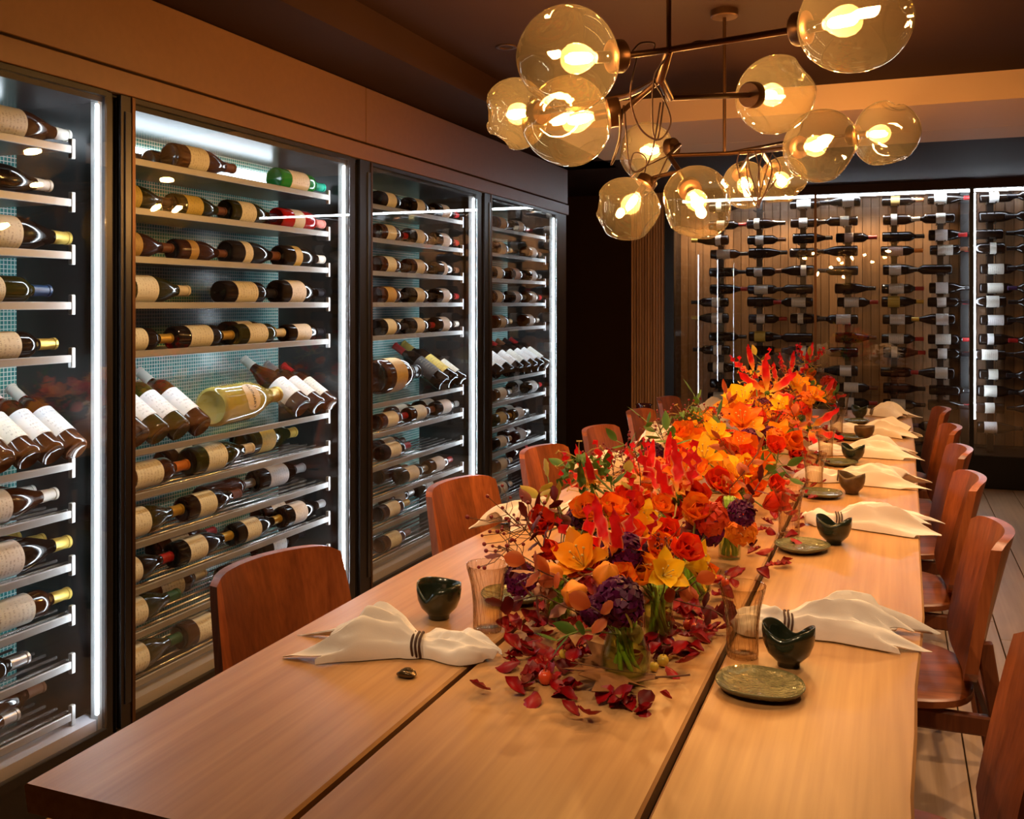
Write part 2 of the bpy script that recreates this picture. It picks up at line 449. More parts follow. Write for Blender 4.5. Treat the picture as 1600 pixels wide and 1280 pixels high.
for i in range(n):
    link('slat', slat, M_panel, far, Matrix.Translation((-2.02 + 0.30 / n * i, YF - 0.005 - 0.006 * (i % 3 == 1), 0)))

# fascia panels over the cabinets
tr = struct(solid('trim_1', M_black, (-2.40, -2.085, YB, 6.20, 1.93, ZS)))
ys = [YB, -0.3, 0.95, 2.15, 3.52, 4.82, 6.21]
for a, b in ((YB, 0.95), (0.95, 3.52), (3.52, 6.205)):
    MB().bbox(-2.085, XG, a + 0.002, b - 0.002, 2.023, ZS - 0.004, 0.002).obj('fascia_panel', M_fascia, tr)
MB().bbox(-2.085, XG + 0.004, YB, 6.215, 1.948, 2.014, 0.002).obj('fascia_rail', M_fascia, tr)

# ------------------------------------------------------------------ cabinets
G0 = [0.80, 2.195, 3.565, 4.868]     # first edge of each door glass (along the room)
G1 = [2.090, 3.385, 4.675, 5.965]    # last edge
SB = [0.72, 2.135, 3.46, 4.765, 6.205]
SHELF_Z = [1.78, 1.633, 1.488, 1.35, 1.204, 0.90, 0.776, 0.631, 0.493, 0.361, 0.218]
XB = -2.395                          # back panel
WHO = ['first', 'second', 'third', 'fourth']

def mosaic():
    m, nt, N, L = nodes_of('teal_mosaic')
    b = N['Principled BSDF']; b.inputs['Roughness'].default_value = 0.22
    tc = N.new('ShaderNodeTexCoord'); sp = N.new('ShaderNodeSeparateXYZ'); L.new(tc.outputs['Object'], sp.inputs[0])
    cb = N.new('ShaderNodeCombineXYZ'); L.new(sp.outputs[1], cb.inputs[0]); L.new(sp.outputs[2], cb.inputs[1])
    br = N.new('ShaderNodeTexBrick'); br.offset = 0.0; br.squash = 1.0
    br.inputs['Color1'].default_value = (0.030, 0.20, 0.20, 1); br.inputs['Color2'].default_value = (0.06, 0.30, 0.28, 1)
    br.inputs['Mortar'].default_value = (0.66, 0.74, 0.68, 1)
    br.inputs['Scale'].default_value = 1.0; br.inputs['Mortar Size'].default_value = 0.0014; br.inputs['Mortar Smooth'].default_value = 0.2
    br.inputs['Brick Width'].default_value = 0.0125; br.inputs['Row Height'].default_value = 0.0125
    L.new(cb.outputs[0], br.inputs['Vector']); L.new(br.outputs['Color'], b.inputs['Base Color'])
    bp = N.new('ShaderNodeBump'); bp.inputs['Strength'].default_value = 0.3; bp.inputs['Distance'].default_value = 0.001; bp.invert = True
    L.new(br.outputs['Fac'], bp.inputs['Height']); L.new(bp.outputs['Normal'], b.inputs['Normal'])
    return m
M_mosaic = mosaic()
M_rod = P('polished_rod', (0.62, 0.58, 0.54), rough=0.25, metal=0.9)
M_under = P('shelf_plate', (0.12, 0.085, 0.07), rough=0.35, metal=0.3)
M_handle = P('black_handle', (0.010, 0.009, 0.009), rough=0.3)
for k in range(4):
    y0, y1 = SB[k] + 0.006, SB[k+1] - 0.006
    c = empty('wine_cabinet', (XG, (y0 + y1) / 2, 0))
    tag(c, f'glass-fronted wine cabinet full of lying bottles, {WHO[k]} of four from the camera', 'wine cabinet', 'built-in wine cabinets along the wall')
    IM = Matrix.Translation((-XG, -(y0 + y1) / 2, 0))
    def put(mb, name, mat, parent=c, **kw):
        o = mb.obj(name, mat, parent, **kw)
        if parent is c: o.matrix_local = IM
        return o
    iy0, iy1 = y0 + 0.02, G1[k] + 0.004
    put(MB().box(XB - 0.03, XB, y0, y1, 0.13, 1.93), 'back_panel', M_mosaic)
    put(MB().box(XB, -2.065, y0, iy0, 0.13, 1.93), 'side_panel', M_liner)
    put(MB().box(XB, -2.065, iy1, y1, 0.13, 1.93), 'side_panel', M_liner)
    put(MB().box(XB, -2.065, iy0, iy1, 1.915, 1.93), 'top_panel', M_liner)
    put(MB().box(XB, -2.065, iy0, iy1, 0.13, 0.15), 'bottom_panel', M_liner)
    put(MB().box(-2.13, -2.072, iy0, iy1, 0.15, 0.185), 'sill', M_sill)
    put(MB().box(XB, XG - 0.012, y0, y1, 0.0, 0.13), 'plinth', M_black)
    # light strip down the jamb, and a bar high at the back
    put(MB().bbox(-2.0635, -2.0545, G1[k] - 0.030, G1[k] - 0.021, 0.205, 1.905, 0.002), 'led_strip', M_led)
    put(MB().box(-2.092, -2.066, G1[k] - 0.015, iy1, 0.15, 1.915), 'strip_channel', M_steel)
    if k in (0, 1):
        put(MB().bbox(XB + 0.002, XB + 0.016, iy0 + 0.02, iy1 - 0.06, 1.838, 1.880, 0.004), 'light_bar', glow('rear_light_bar', LED_COL, 7.0))
    # door: frame with pane and pull bar
    fr = MB()
    fr.box(-2.066, -2.0562, G1[k], y1 - 0.012, 0.135, 1.945).box(-2.064, -2.048, y0 + 0.002, G0[k], 0.135, 1.945)
    fr.box(-2.064, -2.046, G0[k], G1[k], 0.135, 0.158).box(-2.064, -2.046, G0[k], G1[k], 1.93, 1.945)
    door = put(fr, 'door', M_graphite if k else M_black)
    put(MB().box(-2.0535, -2.0485, G0[k], G1[k], 0.158, 1.93), 'pane', M_door, door)
    put(MB().bbox(-2.050, -2.0435, G0[k] - 0.040, G0[k] - 0.016, 0.20, 1.90, 0.0015), 'handle', M_handle, door)
    put(MB().box(-2.064, -2.044, G0[k] - 0.012, G0[k], 0.135, 1.945), 'edge_trim', M_bronze, door)
    # shelves
    for j, z in enumerate(SHELF_Z):
        if j == 5:       # sloping display shelf
            sh = put(MB().bbox(-2.108, -2.098, iy0, G1[k] - 0.07, z - 0.008, z + 0.012, 0.002), 'display_shelf', M_steel)
            vs = [(-2.10, iy0, z), (-2.10, G1[k] - 0.07, z), (XB + 0.01, G1[k] - 0.07, z + 0.19), (XB + 0.01, iy0, z + 0.19)]
            vs += [(p[0], p[1], p[2] - 0.006) for p in vs]
            put(MB().add(vs, [(0,1,2,3),(7,6,5,4),(0,4,5,1),(1,5,6,2),(2,6,7,3),(3,7,4,0)]), 'sloping_plate', pane('shelf_acrylic', (0.9, 0.92, 0.9), 1.4), sh)
        else:
            sh = put(MB().bbox(-2.108, -2.100, iy0, G1[k] - 0.075, z - 0.017, z + 0.004, 0.0015), 'shelf', M_steel)
            if j < 5:
                put(MB().box(XB + 0.012, -2.108, iy0, G1[k] - 0.075, z - 0.010, z - 0.004), 'shelf_plate', M_under, sh)
            else:
                for i in range(6):
                    put(MB().tube([(-2.13 - 0.042 * i, iy0, z), (-2.13 - 0.042 * i, G1[k] - 0.06, z)], 0.0045, 6), 'shelf_rod', M_rod, sh, smooth=True)
        put(MB().bbox(-2.114, -2.100, G1[k] - 0.075, G1[k] - 0.060, z - 0.032, z + 0.024, 0.002), 'bracket', M_steel, sh)
        if j == 4:       # light hidden under the shelf above the display
            put(MB().box(-2.16, -2.145, iy0 + 0.02, G1[k] - 0.10, z - 0.020, z - 0.012), 'shelf_light', glow('under_shelf_light', LED_COL, 26.0), sh)

# ------------------------------------------------------------------ far glass wall with the bottle rack
yr = YF + 0.20                                   # plane of the rack posts
rk = empty('wine_rack', (0, yr, 0))
tag(rk, 'tall black post rack behind glass on the far wall, holding rows of dark bottles', 'wine rack')
bk = struct(solid('wall_rear', P('rack_backing', (0.05, 0.025, 0.012), 0.7), (-1.72, XR, YF + 0.47, YF + 0.53, 0.0, ZS), (-1.74, -1.70, YF + 0.02, YF + 0.5, 0, ZS)))
bmesh_w = 0.064
bd = MB().bbox(0, bmesh_w - 0.003, 0, 0.014, 0.26, 2.2, 0.002).mesh('back_board')
i = 0
M_back = wood('rack_back_oak', (0.30, 0.155, 0.068), (0.20, 0.098, 0.040), 'z', 1.0, rough=0.45, rand=0.5)
while -1.70 + i * bmesh_w < XR - 0.05:
    link('board', bd, M_back, bk, Matrix.Translation((-1.70 + i * bmesh_w, YF + 0.456, 0)))
    i += 1
POST_U = [1127, 1187, 1255, 1325, 1397, 1469, 1547, 1622]
POST_X = [at_y(u, 500, yr).x for u in POST_U]
ROW_V = [313, 343, 369, 391, 421, 450, 471, 498, 528, 550, 580, 606, 630, 661]
ROW_Z = [HC + (V0 - v) / F * (-math.sin(YAW) * 0.15 + math.cos(YAW) * yr) for v in ROW_V]
for x in POST_X:
    b = MB().bbox(x - 0.022, x + 0.022, -0.02, 0.02, 0.24, 2.19, 0.002)
    for z in ROW_Z:
        for dx in (-0.028, 0.028):
            b.box(x + dx - 0.004, x + dx + 0.004, -0.150, 0.0, z - 0.052, z - 0.044)
    b.obj('post', M_graphite, rk)
fg = struct(MB().box(-1.72, XR, YF, YF + 0.03, 0.0, 0.235).box(-1.735, -1.66, YF - 0.02, YF + 0.05, 0, ZS)
    .box(at_y(1515, 500, YF).x, at_y(1521.5, 500, YF).x, YF - 0.01, YF + 0.03, 0.2, 2.2).obj('window_1', M_black))
xs = [-1.66, at_y(1272, 500, YF).x, at_y(1276, 500, YF).x, at_y(1515, 500, YF).x, at_y(1521, 500, YF).x, XR]
for a, b in ((0, 1), (2, 3), (4, 5)):
    MB().box(xs[a], xs[b], YF + 0.008, YF + 0.014, 0.235, 2.192).obj('glass_pane', M_far_glass, fg)
MB().box(xs[1], xs[2], YF + 0.004, YF + 0.018, 0.235, 2.192).obj('joint_profile', M_bronze, fg)
MB().box(at_y(1500, 500, YF + .3).x, at_y(1513, 500, YF + .3).x, YF + 0.26, YF + 0.34, 0.2, 2.2).obj('inner_post', M_black, fg)
MB().box(-1.70, XR, YF + 0.02, YF + 0.46, 0.19, 0.24).obj('rack_floor', M_black, fg)
MB().box(-1.70, XR, YF + 0.02, YF + 0.46, 2.192, 2.2).obj('rack_ceiling', P('rack_ceiling_metal', (0.30, 0.27, 0.27), 0.25, 0.8), fg)
MB().bbox(-1.60, XR - 0.05, YF + 0.040, YF + 0.058, 2.172, 2.19, 0.002).obj('led_strip', M_led, fg)
MB().bbox(xs[4] + 0.004, xs[4] + 0.016, YF + 0.02, YF + 0.034, 0.50, 2.16, 0.002).obj('led_strip', M_led, fg)
for u in (1090, 1155, 1221, 1290, 1361, 1433, 1557):  # row of spots, most of them added to brighten the back boards
    p = at_y(u, 300, YF + 0.12)
    MB().lathe([(0.012, 2.192), (0.012, 2.180), (0.009, 2.178), (0.001, 2.178)], 12, Matrix.Translation((p.x, p.y, 0))).obj('real_and_added_spot', glow('real_and_added_glow', (1.0, 0.86, 0.66), 60.0), fg)
    sl = bpy.data.lights.new('real_and_added_lamp', 'SPOT'); sl.energy = 24.0; sl.color = (1.0, 0.72, 0.42); sl.spot_size = R(120); sl.spot_blend = 0.7; sl.shadow_soft_size = 0.012
    so = bpy.data.objects.new('real_and_added_lamp', sl); COL.objects.link(so); so.parent = fg; so.location = (p.x, p.y, 2.17); so.rotation_euler = (R(14), 0, 0)
# dark red jar in the passage
p = at_z(1005, 775, 0.0)
q = at_depth(1006, 600, 6.6)
j = MB().lathe([(0.001, 0), (0.075, 0), (0.085, 0.02), (0.092, 0.25), (0.094, 0.48), (0.086, 0.57), (0.055, 0.62), (0.048, 0.64), (0.060, 0.66), (0.052, 0.66), (0.040, 0.635), (0.001, 0.60)], 28, Matrix.Translation((q.x, q.y, 0)), cap=False)
tag(j.obj('floor_jar', P('oxblood_glaze', (0.055, 0.008, 0.006), 0.15, coat=0.6), smooth=True), 'tall dark red glazed jar standing behind the far chairs on the cabinet side', 'jar')

# ------------------------------------------------------------------ bottles
BORD = [(0.001, 0.010), (0.022, 0.008), (0.032, 0.0), (0.0365, 0.003), (0.038, 0.012), (0.038, 0.185), (0.0365, 0.200), (0.030, 0.213), (0.019, 0.226), (0.0150, 0.240), (0.0143, 0.288), (0.0162, 0.289), (0.0162, 0.297), (0.010, 0.300), (0.001, 0.300)]
BURG = [(0.001, 0.014), (0.024, 0.010), (0.035, 0.0), (0.0405, 0.003), (0.042, 0.013), (0.042, 0.140), (0.0405, 0.160), (0.035, 0.185), (0.027, 0.210), (0.0195, 0.232), (0.0160, 0.250), (0.0145, 0.288), (0.0162, 0.289), (0.0162, 0.297), (0.010, 0.300), (0.001, 0.300)]
CHAM = [(0.001, 0.018), (0.024, 0.012), (0.037, 0.0), (0.0435, 0.003), (0.045, 0.015), (0.045, 0.130), (0.0435, 0.155), (0.038, 0.182), (0.029, 0.210), (0.021, 0.235), (0.0175, 0.255), (0.0160, 0.285), (0.0185, 0.287), (0.0185, 0.295), (0.012, 0.300), (0.001, 0.300)]
SHAPES = {'bordeaux': BORD, 'burgundy': BURG, 'champagne': CHAM}
BOT = {}
def radius_at(prof, z):
    for (r0, z0), (r1, z1) in zip(prof[3:], prof[4:]):
        if z0 <= z <= z1 and z1 > z0: return r0 + (r1 - r0) * (z - z0) / (z1 - z0)
    return prof[-2][0]
def bottle_mesh(shape, part, n=24):
    key = (shape, part, n)
    if key in BOT: return BOT[key]
    pr = SHAPES[shape]
    if part == 'body':
        me = MB().lathe(pr, n, cap=False).mesh('bottle_body', angle=60)
    elif part == 'capsule':
        z0 = 0.238 if shape == 'bordeaux' else 0.246
        q = [(radius_at(pr, z0) + 0.0007, z0)] + [(r + 0.0008, z) for r, z in pr if z > z0 + 0.004 and r > 0.005] + [(0.001, 0.3008)]
        me = MB().lathe(q, n, cap=False).mesh('bottle_capsule', angle=50)
    else:
        z0, z1 = {'bordeaux': (0.052, 0.158), 'burgundy': (0.045, 0.130), 'champagne': (0.045, 0.125)}[shape]
        if part == 'small': z0, z1 = z0 + 0.012, z1 - 0.030
        r = pr[5][0] + 0.0008
        m = 16; vs = []; fs = []
        for z in (z0, z1):
            for i in range(m + 1):
                a = R(-112 + 224 * i / m); vs.append((r * math.cos(a), r * math.sin(a), z))
        fs = [(i, i + 1, m + 2 + i, m + 1 + i) for i in range(m)]
        me = MB().add(vs, fs).mesh('bottle_label', smooth=True)
    BOT[key] = me
    return me
GLASS = {'dark': P('dark_bottle_glass', (0.012, 0.007, 0.005), 0.06, coat=0.3), 'brown': P('brown_bottle_glass', (0.050, 0.018, 0.007), 0.07, coat=0.3),
         'green': P('olive_bottle_glass', (0.028, 0.030, 0.006), 0.07, coat=0.3), 'bright green': P('bright_green_glass', (0.03, 0.30, 0.07), 0.06, coat=0.4),
         'red': P('ruby_bottle_glass', (0.42, 0.012, 0.015), 0.06, coat=0.4), 'yellow': P('pale_yellow_glass', (0.62, 0.52, 0.13), 0.05, coat=0.5, trans=0.35)}
PAPERS = {'white': paper('label_white', (0.80, 0.80, 0.80)), 'cream': paper('label_cream', (0.75, 0.74, 0.67)), 'yellow': paper('label_yellow', (0.62, 0.48, 0.10)),
          'gold': paper('label_gold', (0.50, 0.33, 0.10)), 'silver': paper('label_silver', (0.60, 0.60, 0.64)), 'black': paper('label_black', (0.03, 0.025, 0.025), ink=(0.5, 0.4, 0.2)), 'pink': paper('label_pink', (0.66, 0.50, 0.46))}
CAPS = {'black': P('capsule_black', (0.012, 0.010, 0.012), 0.3), 'red': P('capsule_red', (0.36, 0.015, 0.015), 0.35), 'gold': P('capsule_gold', (0.62, 0.42, 0.09), 0.35, metal=0.5),
        'white': P('capsule_white', (0.68, 0.64, 0.56), 0.45), 'orange': P('capsule_orange', (0.62, 0.20, 0.03), 0.4), 'blue': P('capsule_blue', (0.015, 0.05, 0.16), 0.35),
        'green': P('capsule_green', (0.02, 0.10, 0.055), 0.4), 'silver': P('capsule_silver', (0.5, 0.48, 0.47), 0.3, metal=0.7), 'purple': P('capsule_purple', (0.05, 0.02, 0.09), 0.35),
        'pink': P('capsule_pink', (0.7, 0.25, 0.22), 0.4), 'teal': P('capsule_teal', (0.02, 0.35, 0.25), 0.4), 'brown': P('capsule_brown', (0.16, 0.06, 0.025), 0.4)}
SHELVES = {}
def bottle(M, L, shape, glass, label, cap, key, group, order, n=24, wide=1.0):
    s = L / 0.30
    M = M @ Matrix.Diagonal((s * wide, s * wide, s, 1))
    o = link('wine_bottle', bottle_mesh(shape, 'body', n), GLASS[glass], None, M)
    if label:
        link('label', bottle_mesh(shape, 'small' if label.endswith('*') else 'label'), PAPERS[label.strip('*')], o)
    if cap:
        link('capsule', bottle_mesh(shape, 'capsule', n), CAPS[cap], o)
    d = f"{glass} bottle" + (f", {label.strip('*')} label" if label else ', no label') + (f", {cap} capsule" if cap else '')
    SHELVES.setdefault(key, []).append((order, o, d))
    o['category'] = 'bottle'; o['group'] = group
    return o
def lying(p_base, L, rad, roll, flip=False, tilt=0.0):
    """axis along the wall (+Y, or -Y when flipped), label turned towards the room (+X)"""
    A = Matrix(((1, 0, 0), (0, 0, 1), (0, -1, 0))).to_4x4()      # local z -> +Y, x stays
    if flip: A = Matrix(((1, 0, 0), (0, 0, -1), (0, 1, 0))).to_4x4()
    return Matrix.Translation(p_base) @ Matrix.Rotation(tilt, 4, 'X') @ A @ Matrix.Rotation(roll, 4, 'Z')
rnd = random.Random(11)
CABG = ['bottles in the first cabinet', 'bottles in the second cabinet', 'bottles in the third cabinet', 'bottles in the fourth cabinet']
PEND = {}; LEAN = {}
def shelf_bottle(k, s, u0, u1, shape='bordeaux', glass='dark', label='cream', cap='black', row=0, L=None, wide=1.0, dx=0.0, dz=0.0):
    """one bottle to lie on shelf S of cabinet K, from pixel column u0 (base) to u1 (neck end); laid out by lay_shelves()"""
    X = -2.152 - 0.095 * row + dx
    ya = at_x(u0, 500, X).y if u0 is not None else None
    yb_ = at_x(u1, 500, X).y if u1 is not None else None
    if L is None: L = min(0.33, max(0.275, yb_ - ya))
    if ya is None: ya = yb_ - L
    PEND.setdefault((k, s, row), []).append([ya, L, X, dz, shape, glass, label, cap, wide])
def lay_shelves():
    for (k, s, row), lst in PEND.items():
        lst.sort(key=lambda q: q[0])
        lo, hi = SB[k] + 0.034, G1[k] - 0.036
        gap = 0.002
        f = min(1.0, (hi - lo - gap * len(lst)) / sum(q[1] for q in lst))
        e = lo
        for q in lst:
            q[1] *= f; q[0] = max(q[0], e); e = q[0] + q[1] + gap
        e = hi
        for q in reversed(lst):
            q[0] = min(q[0], e - q[1]); e = q[0] - gap
        for ya, L, X, dz, shape, glass, label, cap, wide in lst:
            rr = {'bordeaux': 0.038, 'burgundy': 0.042, 'champagne': 0.045}[shape] * L / 0.3 * wide
            z = SHELF_Z[s] + (0.0048 if s > 5 else -0.004) + rr + 0.0005 + dz
            bottle(lying(Vector((X, ya, z)), L, rr, -R(rnd.uniform(-14, 30))), L, shape, glass, label, cap, ('cab', k, s, row), CABG[k], ya, wide=wide)
SLOPE = math.atan2(0.19, -2.10 - (XB + 0.01))
def leaning(k, u, L=0.30, shape='bordeaux', glass='dark', label='white', cap='black', wide=1.0, yaw=0.0):
    """bottle lying up the sloping display shelf, base to the front"""
    rr = {'bordeaux': 0.038, 'burgundy': 0.042, 'champagne': 0.045}[shape] * L / 0.3 * wide
    d = Vector((-math.cos(SLOPE), 0, math.sin(SLOPE))); nrm = Vector((math.sin(SLOPE), 0, math.cos(SLOPE)))
    Y = at_x(u, 690, -2.10).y
    if k in LEAN: Y = max(Y, LEAN[k] + 2 * rr + 0.002)
    LEAN[k] = Y
    base = Vector((-2.108, Y, SHELF_Z[5] + 0.004)) + nrm * (rr + 0.001) + d * 0.012
    side = d.cross(nrm)
    A = Matrix((nrm, side, d)).transposed().to_4x4()
    A.col[0].xyz = nrm; A.col[1].xyz = d.cross(nrm); A.col[2].xyz = d
    M = Matrix.Translation(base) @ A @ Matrix.Rotation(R(rnd.uniform(-15, 15)), 4, 'Z')
    return bottle(M, L, shape, glass, label, cap, ('cab', k, 5, 0), CABG[k], Y, wide=wide)

B = shelf_bottle
# first cabinet
B(0, 0, None, 120, 'burgundy', 'brown', 'cream', 'white', L=0.31)
B(0, 1, None, 78, 'burgundy', 'dark', None, 'white', L=0.30)
B(0, 2, None, 116, 'burgundy', 'dark', 'cream', 'gold', L=0.34)
B(0, 3, None, 77, 'bordeaux', 'green', 'cream*', 'blue', L=0.30)
B(0, 4, None, 86, 'bordeaux', 'dark', 'cream', 'gold', L=0.30)
for u, lb in ((4, 'cream'), (39, 'cream'), (76, 'white'), (112, 'white')): leaning(0, u, 0.30, 'bordeaux', 'brown', lb, 'white')
B(0, 6, None, 87, 'burgundy', 'brown', 'white', 'white', L=0.31)
B(0, 6, None, 52, 'burgundy', 'brown', 'white', 'white', row=1, L=0.30)
B(0, 7, None, 115, 'burgundy', 'dark', 'white', 'gold', L=0.33)
B(0, 7, None, 85, 'burgundy', 'brown', 'white', 'gold', row=1, L=0.31)
B(0, 7, None, 50, 'burgundy', 'brown', 'white', 'gold', row=2, L=0.30)
B(0, 8, None, 113, 'bordeaux', 'brown', 'cream', 'gold', L=0.31)
B(0, 9, None, 43, 'bordeaux', 'dark', None, 'silver', L=0.30)
B(0, 10, None, 27, 'burgundy', 'brown', None, 'silver', L=0.30)
B(0, 10, None, 85, 'bordeaux', 'brown', None, 'brown', row=1, L=0.30)
# second cabinet
B(1, 0, 265, 372, 'burgundy', 'brown', 'cream', 'brown', L=0.32)
B(1, 0, 232, None, 'bordeaux', 'brown', None, 'black', row=1, L=0.29)
B(1, 0, 207, None, 'bordeaux', 'brown', None, 'black', row=2, L=0.29)
B(1, 0, 440, 517, 'bordeaux', 'bright green', 'white', 'teal')
B(1, 1, None, 262, 'burgundy', 'green', 'yellow', 'black', L=0.30)
B(1, 1, 260, 346, 'burgundy', 'green', 'yellow', 'brown')
B(1, 1, 344, 420, 'burgundy', 'green', 'cream', 'purple', L=0.30)
B(1, 1, 438, 520, 'bordeaux', 'red', 'cream*', 'pink')
B(1, 1, 405, None, 'bordeaux', 'red', None, 'red', row=1, L=0.29)
B(1, 2, None, 272, 'burgundy', 'brown', 'gold', 'brown', L=0.32)
B(1, 2, 272, 360, 'burgundy', 'brown', 'gold*', 'brown')
B(1, 2, 356, 445, 'burgundy', 'dark', 'white*', 'brown')
B(1, 2, 445, 525, 'burgundy', 'dark', 'yellow*', 'white')
B(1, 3, None, 293, 'burgundy', 'green', 'white', 'white', L=0.32)
B(1, 3, 382, 463, 'bordeaux', 'dark', 'cream', 'black')
B(1, 3, 348, None, 'burgundy', 'brown', None, 'brown', row=1, L=0.30)
B(1, 3, 457, 528, 'burgundy', 'dark', 'white', 'black')
B(1, 4, None, 287, 'bordeaux', 'dark', 'cream', 'gold', L=0.31)
B(1, 4, 286, 387, 'bordeaux', 'dark', 'cream', 'gold', L=0.32)
B(1, 4, 386, 466, 'bordeaux', 'green', 'cream', 'white')
B(1, 4, 466, 528, 'bordeaux', 'dark', 'cream', 'black')
B(1, 4, 350, None, 'burgundy', 'brown', 'white', 'gold', row=1, L=0.3)
for u, lb, g in ((216, 'white', 'brown'), (248, 'white', 'green'), (281, 'white', 'green'), (314, 'white', 'brown')): leaning(1, u, 0.32, 'bordeaux', g, lb, 'white')
leaning(1, 470, 0.33, 'burgundy', 'brown', 'white', 'white'); leaning(1, 497, 0.30, 'bordeaux', 'brown', 'white', 'silver'); leaning(1, 517, 0.28, 'bordeaux', 'brown', 'cream', 'red')
# the big pale bottle lying across the display shelf, with its shield label
Lb = 0.40
pb = at_x(330, 645, -2.129); pb.z = 1.000; pn = at_x(452, 617, -2.150); pn.z = 1.012
ax = (pn - pb).normalized(); tof = Vector((1.0, -0.3, 0.40)); tof = (tof - ax * tof.dot(ax)).normalized()
A = Matrix.Identity(4); A.col[0].xyz = tof; A.col[1].xyz = ax.cross(tof); A.col[2].xyz = ax
big = bottle(Matrix.Translation(pb) @ A, Lb, 'champagne', 'yellow', None, 'gold', ('cab', 1, 5, 0), CABG[1], at_x(334, 657, -2.12).y, wide=1.14)
def shield(prof_r, zc, hz, ha, n=18):
    vs = []; fs = []
    rings = 5
    for j in range(rings):
        f = j / (rings - 1)
        for i in range(n):
            t = 2 * math.pi * i / n
            zz = zc + f * hz * math.copysign(abs(math.sin(t)) ** 0.75, math.sin(t))
            a = f * ha * math.copysign(abs(math.cos(t)) ** 0.75, math.cos(t))
            vs.append(((prof_r(zz) + 0.001) * math.cos(a), (prof_r(zz) + 0.001) * math.sin(a), zz))
    for j in range(rings - 1):
        for i in range(n): fs.append((j*n+i, (j+1)*n+i, (j+1)*n+(i+1)%n, j*n+(i+1)%n))
    return MB().add(vs, fs)
lab = shield(lambda z: radius_at(CHAM, z), 0.112, 0.030, 0.75).obj('label', P('shield_paper', (0.70, 0.60, 0.46), 0.6), big, smooth=True)
fc = bpy.data.curves.new('lettering', 'FONT'); fc.body = 'RUINART'; fc.size = 0.0145; fc.align_x = 'CENTER'; fc.align_y = 'CENTER'
fo = bpy.data.objects.new('lettering', fc); COL.objects.link(fo)
dg = bpy.context.evaluated_depsgraph_get()
tm = bpy.data.meshes.new_from_object(fo.evaluated_get(dg)); bpy.data.objects.remove(fo)
for v in tm.vertices:
    zz = 0.112 + v.co.y; rr_ = radius_at(CHAM, zz) + 0.0018
    a = v.co.x / 0.045; v.co = (rr_ * math.cos(a), rr_ * math.sin(a), zz)
link('lettering', tm, P('label_ink', (0.03, 0.02, 0.02), 0.6), lab)
B(1, 6, None, 292, 'bordeaux', 'brown', 'white', 'orange', L=0.32)
B(1, 6, 282, 392, 'burgundy', 'green', 'cream', 'white', L=0.34)
B(1, 6, 252, None, 'burgundy', 'brown', 'white', 'gold', row=1, L=0.30)
B(1, 6, 380, 468, 'champagne', 'green', 'yellow', 'gold', row=1)
B(1, 6, None, 490, 'burgundy', 'dark', None, 'white', row=2, L=0.30)
B(1, 7, None, 283, 'burgundy', 'green', 'white', 'gold', L=0.32)
B(1, 7, 283, 373, 'burgundy', 'dark', 'cream', 'brown')
B(1, 7, None, 443, 'bordeaux', 'brown', None, 'silver', row=1, L=0.30)
B(1, 7, 452, 527, 'bordeaux', 'dark', 'silver', 'silver', row=1)
B(1, 8, None, 287, 'burgundy', 'dark', 'white', 'red', L=0.32)
B(1, 8, 280, 378, 'burgundy', 'dark', 'white', 'gold')
B(1, 8, 372, 452, 'burgundy', 'dark', 'cream', 'gold')
B(1, 8, 447, 518, 'burgundy', 'dark', 'white', 'silver')
B(1, 8, 240, None, 'burgundy', 'brown', 'white', 'red', row=1, L=0.30)
B(1, 8, 405, None, 'burgundy', 'brown', 'white', 'black', row=1, L=0.30)
B(1, 9, None, 278, 'burgundy', 'green', 'white', 'green', L=0.32)
B(1, 9, 222, None, 'bordeaux', 'brown', 'cream', 'white', row=1, L=0.30)
B(1, 9, 345, 410, 'bordeaux', 'brown', 'cream', 'gold', L=0.30)
B(1, 9, 412, None, 'burgundy', 'dark', 'white', 'black', row=1, L=0.30)
B(1, 10, None, 280, 'burgundy', 'green', 'white', 'green', L=0.32)
B(1, 10, 268, None, 'burgundy', 'brown', 'white', 'black', L=0.31)
# third cabinet
def trio(k, s, items, row=0):
    for it in items: B(k, s, it[0], None, it[1], it[2], it[3], it[4], row=row, L=0.285)
trio(2, 0, ((630, 'burgundy', 'dark', 'cream', 'silver'), (680, 'burgundy', 'dark', 'cream', 'red')))
trio(2, 0, ((592, 'burgundy', 'dark', 'cream', 'black'),))
trio(2, 1, ((596, 'burgundy', 'brown', 'cream', 'red'), (641, 'burgundy', 'dark', 'cream', 'silver'), (684, 'burgundy', 'dark', 'white', 'red')))
trio(2, 2, ((588, 'burgundy', 'brown', 'cream', 'black'), (642, 'burgundy', 'brown', 'white', 'black'), (687, 'burgundy', 'dark', 'white*', 'brown')))
trio(2, 3, ((588, 'burgundy', 'brown', 'gold', 'black'), (636, 'burgundy', 'dark', 'cream', 'black'), (682, 'burgundy', 'dark', 'white', 'red')))
trio(2, 4, ((590, 'burgundy', 'dark', 'cream', 'black'), (638, 'burgundy', 'dark', 'cream', 'red'), (682, 'burgundy', 'dark', 'white', 'white')))
for s in (1, 3, 4): trio(2, s, ((620, 'bordeaux', 'brown', 'white', 'black'), (670, 'bordeaux', 'dark', 'cream', 'red')), row=1)
B(2, 5, 586, None, 'champagne', 'brown', 'gold', 'black', L=0.40, wide=1.30, dx=0.015, dz=0.047)
leaning(2, 692, 0.34, 'bordeaux', 'dark', 'black', 'red'); leaning(2, 706, 0.35, 'bordeaux', 'dark', 'yellow', 'gold'); leaning(2, 722, 0.29, 'bordeaux', 'dark', 'cream', 'black')
trio(2, 6, ((590, 'bordeaux', 'brown', 'white', 'red'), (612, 'bordeaux', 'brown', 'cream', 'brown')))
